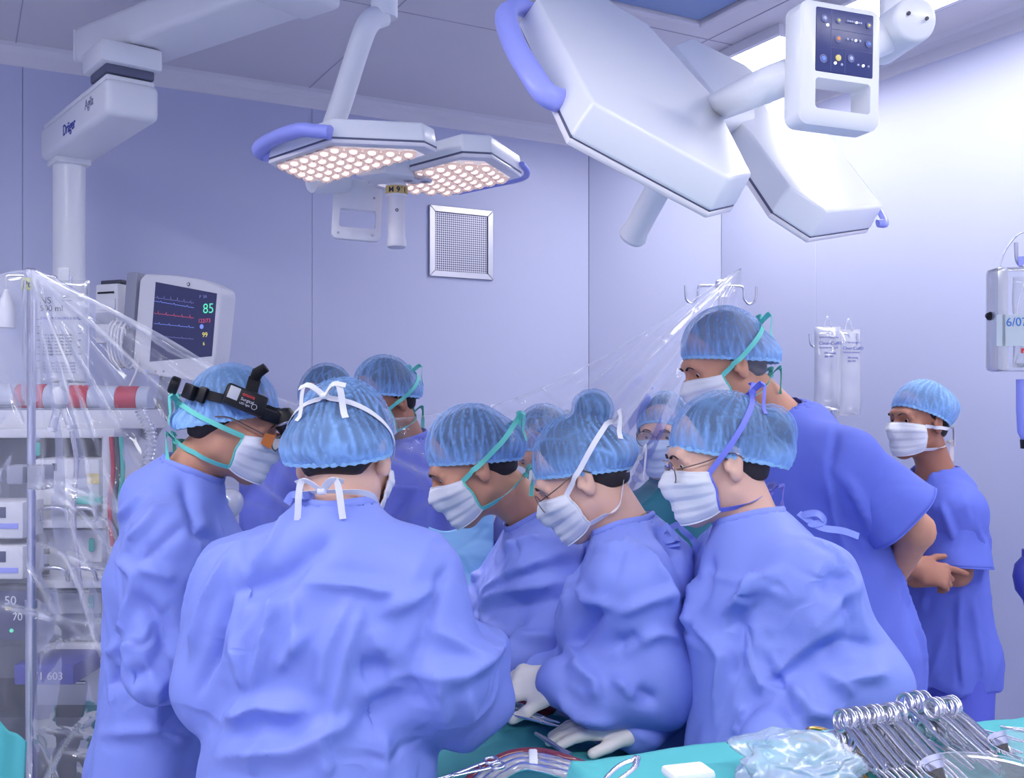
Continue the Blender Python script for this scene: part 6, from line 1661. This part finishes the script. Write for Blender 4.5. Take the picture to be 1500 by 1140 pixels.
for e in (-1, 1):
    tube('rim', [w1(e*.033+.026*math.cos(a), .118-.012*abs(math.cos(a)), -.006+.020*math.sin(a)) for a in np.linspace(0, 6.28, 21)[:-1]], .0016, 'glasses_metal', lo, 6, True)
    ax_ = unit(fwv*.8-upv*.6); b_ = w1(e*.030, .126, -.010)
    lathe('ocular', [(.0135, 0), (.0135, .012), (.011, .016), (.014, .034), (.0165, .040), (.0165, .046), (.013, .046)], 'steel', lo, b_, ax_, 22)
    tube('temple', push_out(catmull([w1(e*.060, .106, .0), w1(e*.076, .05, .008), w1(e*.084, .0, .014), w1(e*.082, -.03, .006)], 6), S1, .0015), .0018, 'glasses_metal', lo, 6)
    prism('side_shield', [w1(e*.060, .108, .010), w1(e*.062, .108, -.024), w1(e*.071, .084, -.018), w1(e*.070, .084, .008)], rt*e*.0012, 'orange_shield', lo)
tube('mount_bar', catmull([w1(-.04, .136, .004), w1(0, .144, .010), w1(.04, .136, .004)], 6), .003, 'steel', lo, 8); tube('hinge_arm', [w1(.0, .128, .014), w1(0, .146, .008), w1(0, .150, -.006)], .0028, 'steel', lo, 8)
# necklace of the nurse with the bun
nk6 = h6.nb; pts = []
axn = unit(h6.w(0, -.022, -.05)-nk6); Rn6 = frame_from(axn, (0, -1, 0))
ring6 = snap([nk6+axn*.035+(Rn6[:, 1]*math.cos(a)+Rn6[:, 2]*math.sin(a))*.07 for a in np.linspace(0, 6.28, 41)[:-1]], h6.B, .0015)
tube('necklace', ring6, .0011, 'gold', h6.root, 5, True)

# gown ties at the back of the neck
def neck_tie(h, pts, lab=None):
    p = catmull([P(*q) for q in pts], 6); p = push_out(p, h.G, .012); ribbon('gown_tie', p, np.tile([.2, -1, .35], (len(p), 1)), .013, 'gown', h.root, .001)
neck_tie(h9, [(1170, 752, 1.92), (1200, 772, 1.90), (1235, 778, 1.90), (1258, 786, 1.90)]); neck_tie(h9, [(1170, 756, 1.92), (1196, 752, 1.90), (1206, 764, 1.90), (1180, 770, 1.9)])
neck_tie(h6, [(962, 772, 2.05), (985, 790, 2.04), (1000, 812, 2.04), (1018, 840, 2.04)]); neck_tie(h6, [(962, 772, 2.05), (978, 800, 2.0), (984, 830, 2.0)])
neck_tie(h2, [(470, 742, 1.72), (450, 730, 1.68), (432, 728, 1.70), (425, 742, 1.70)])

# finishing: helper flags off
for o in bpy.data.objects:
    if '_local' in o: del o['_local']
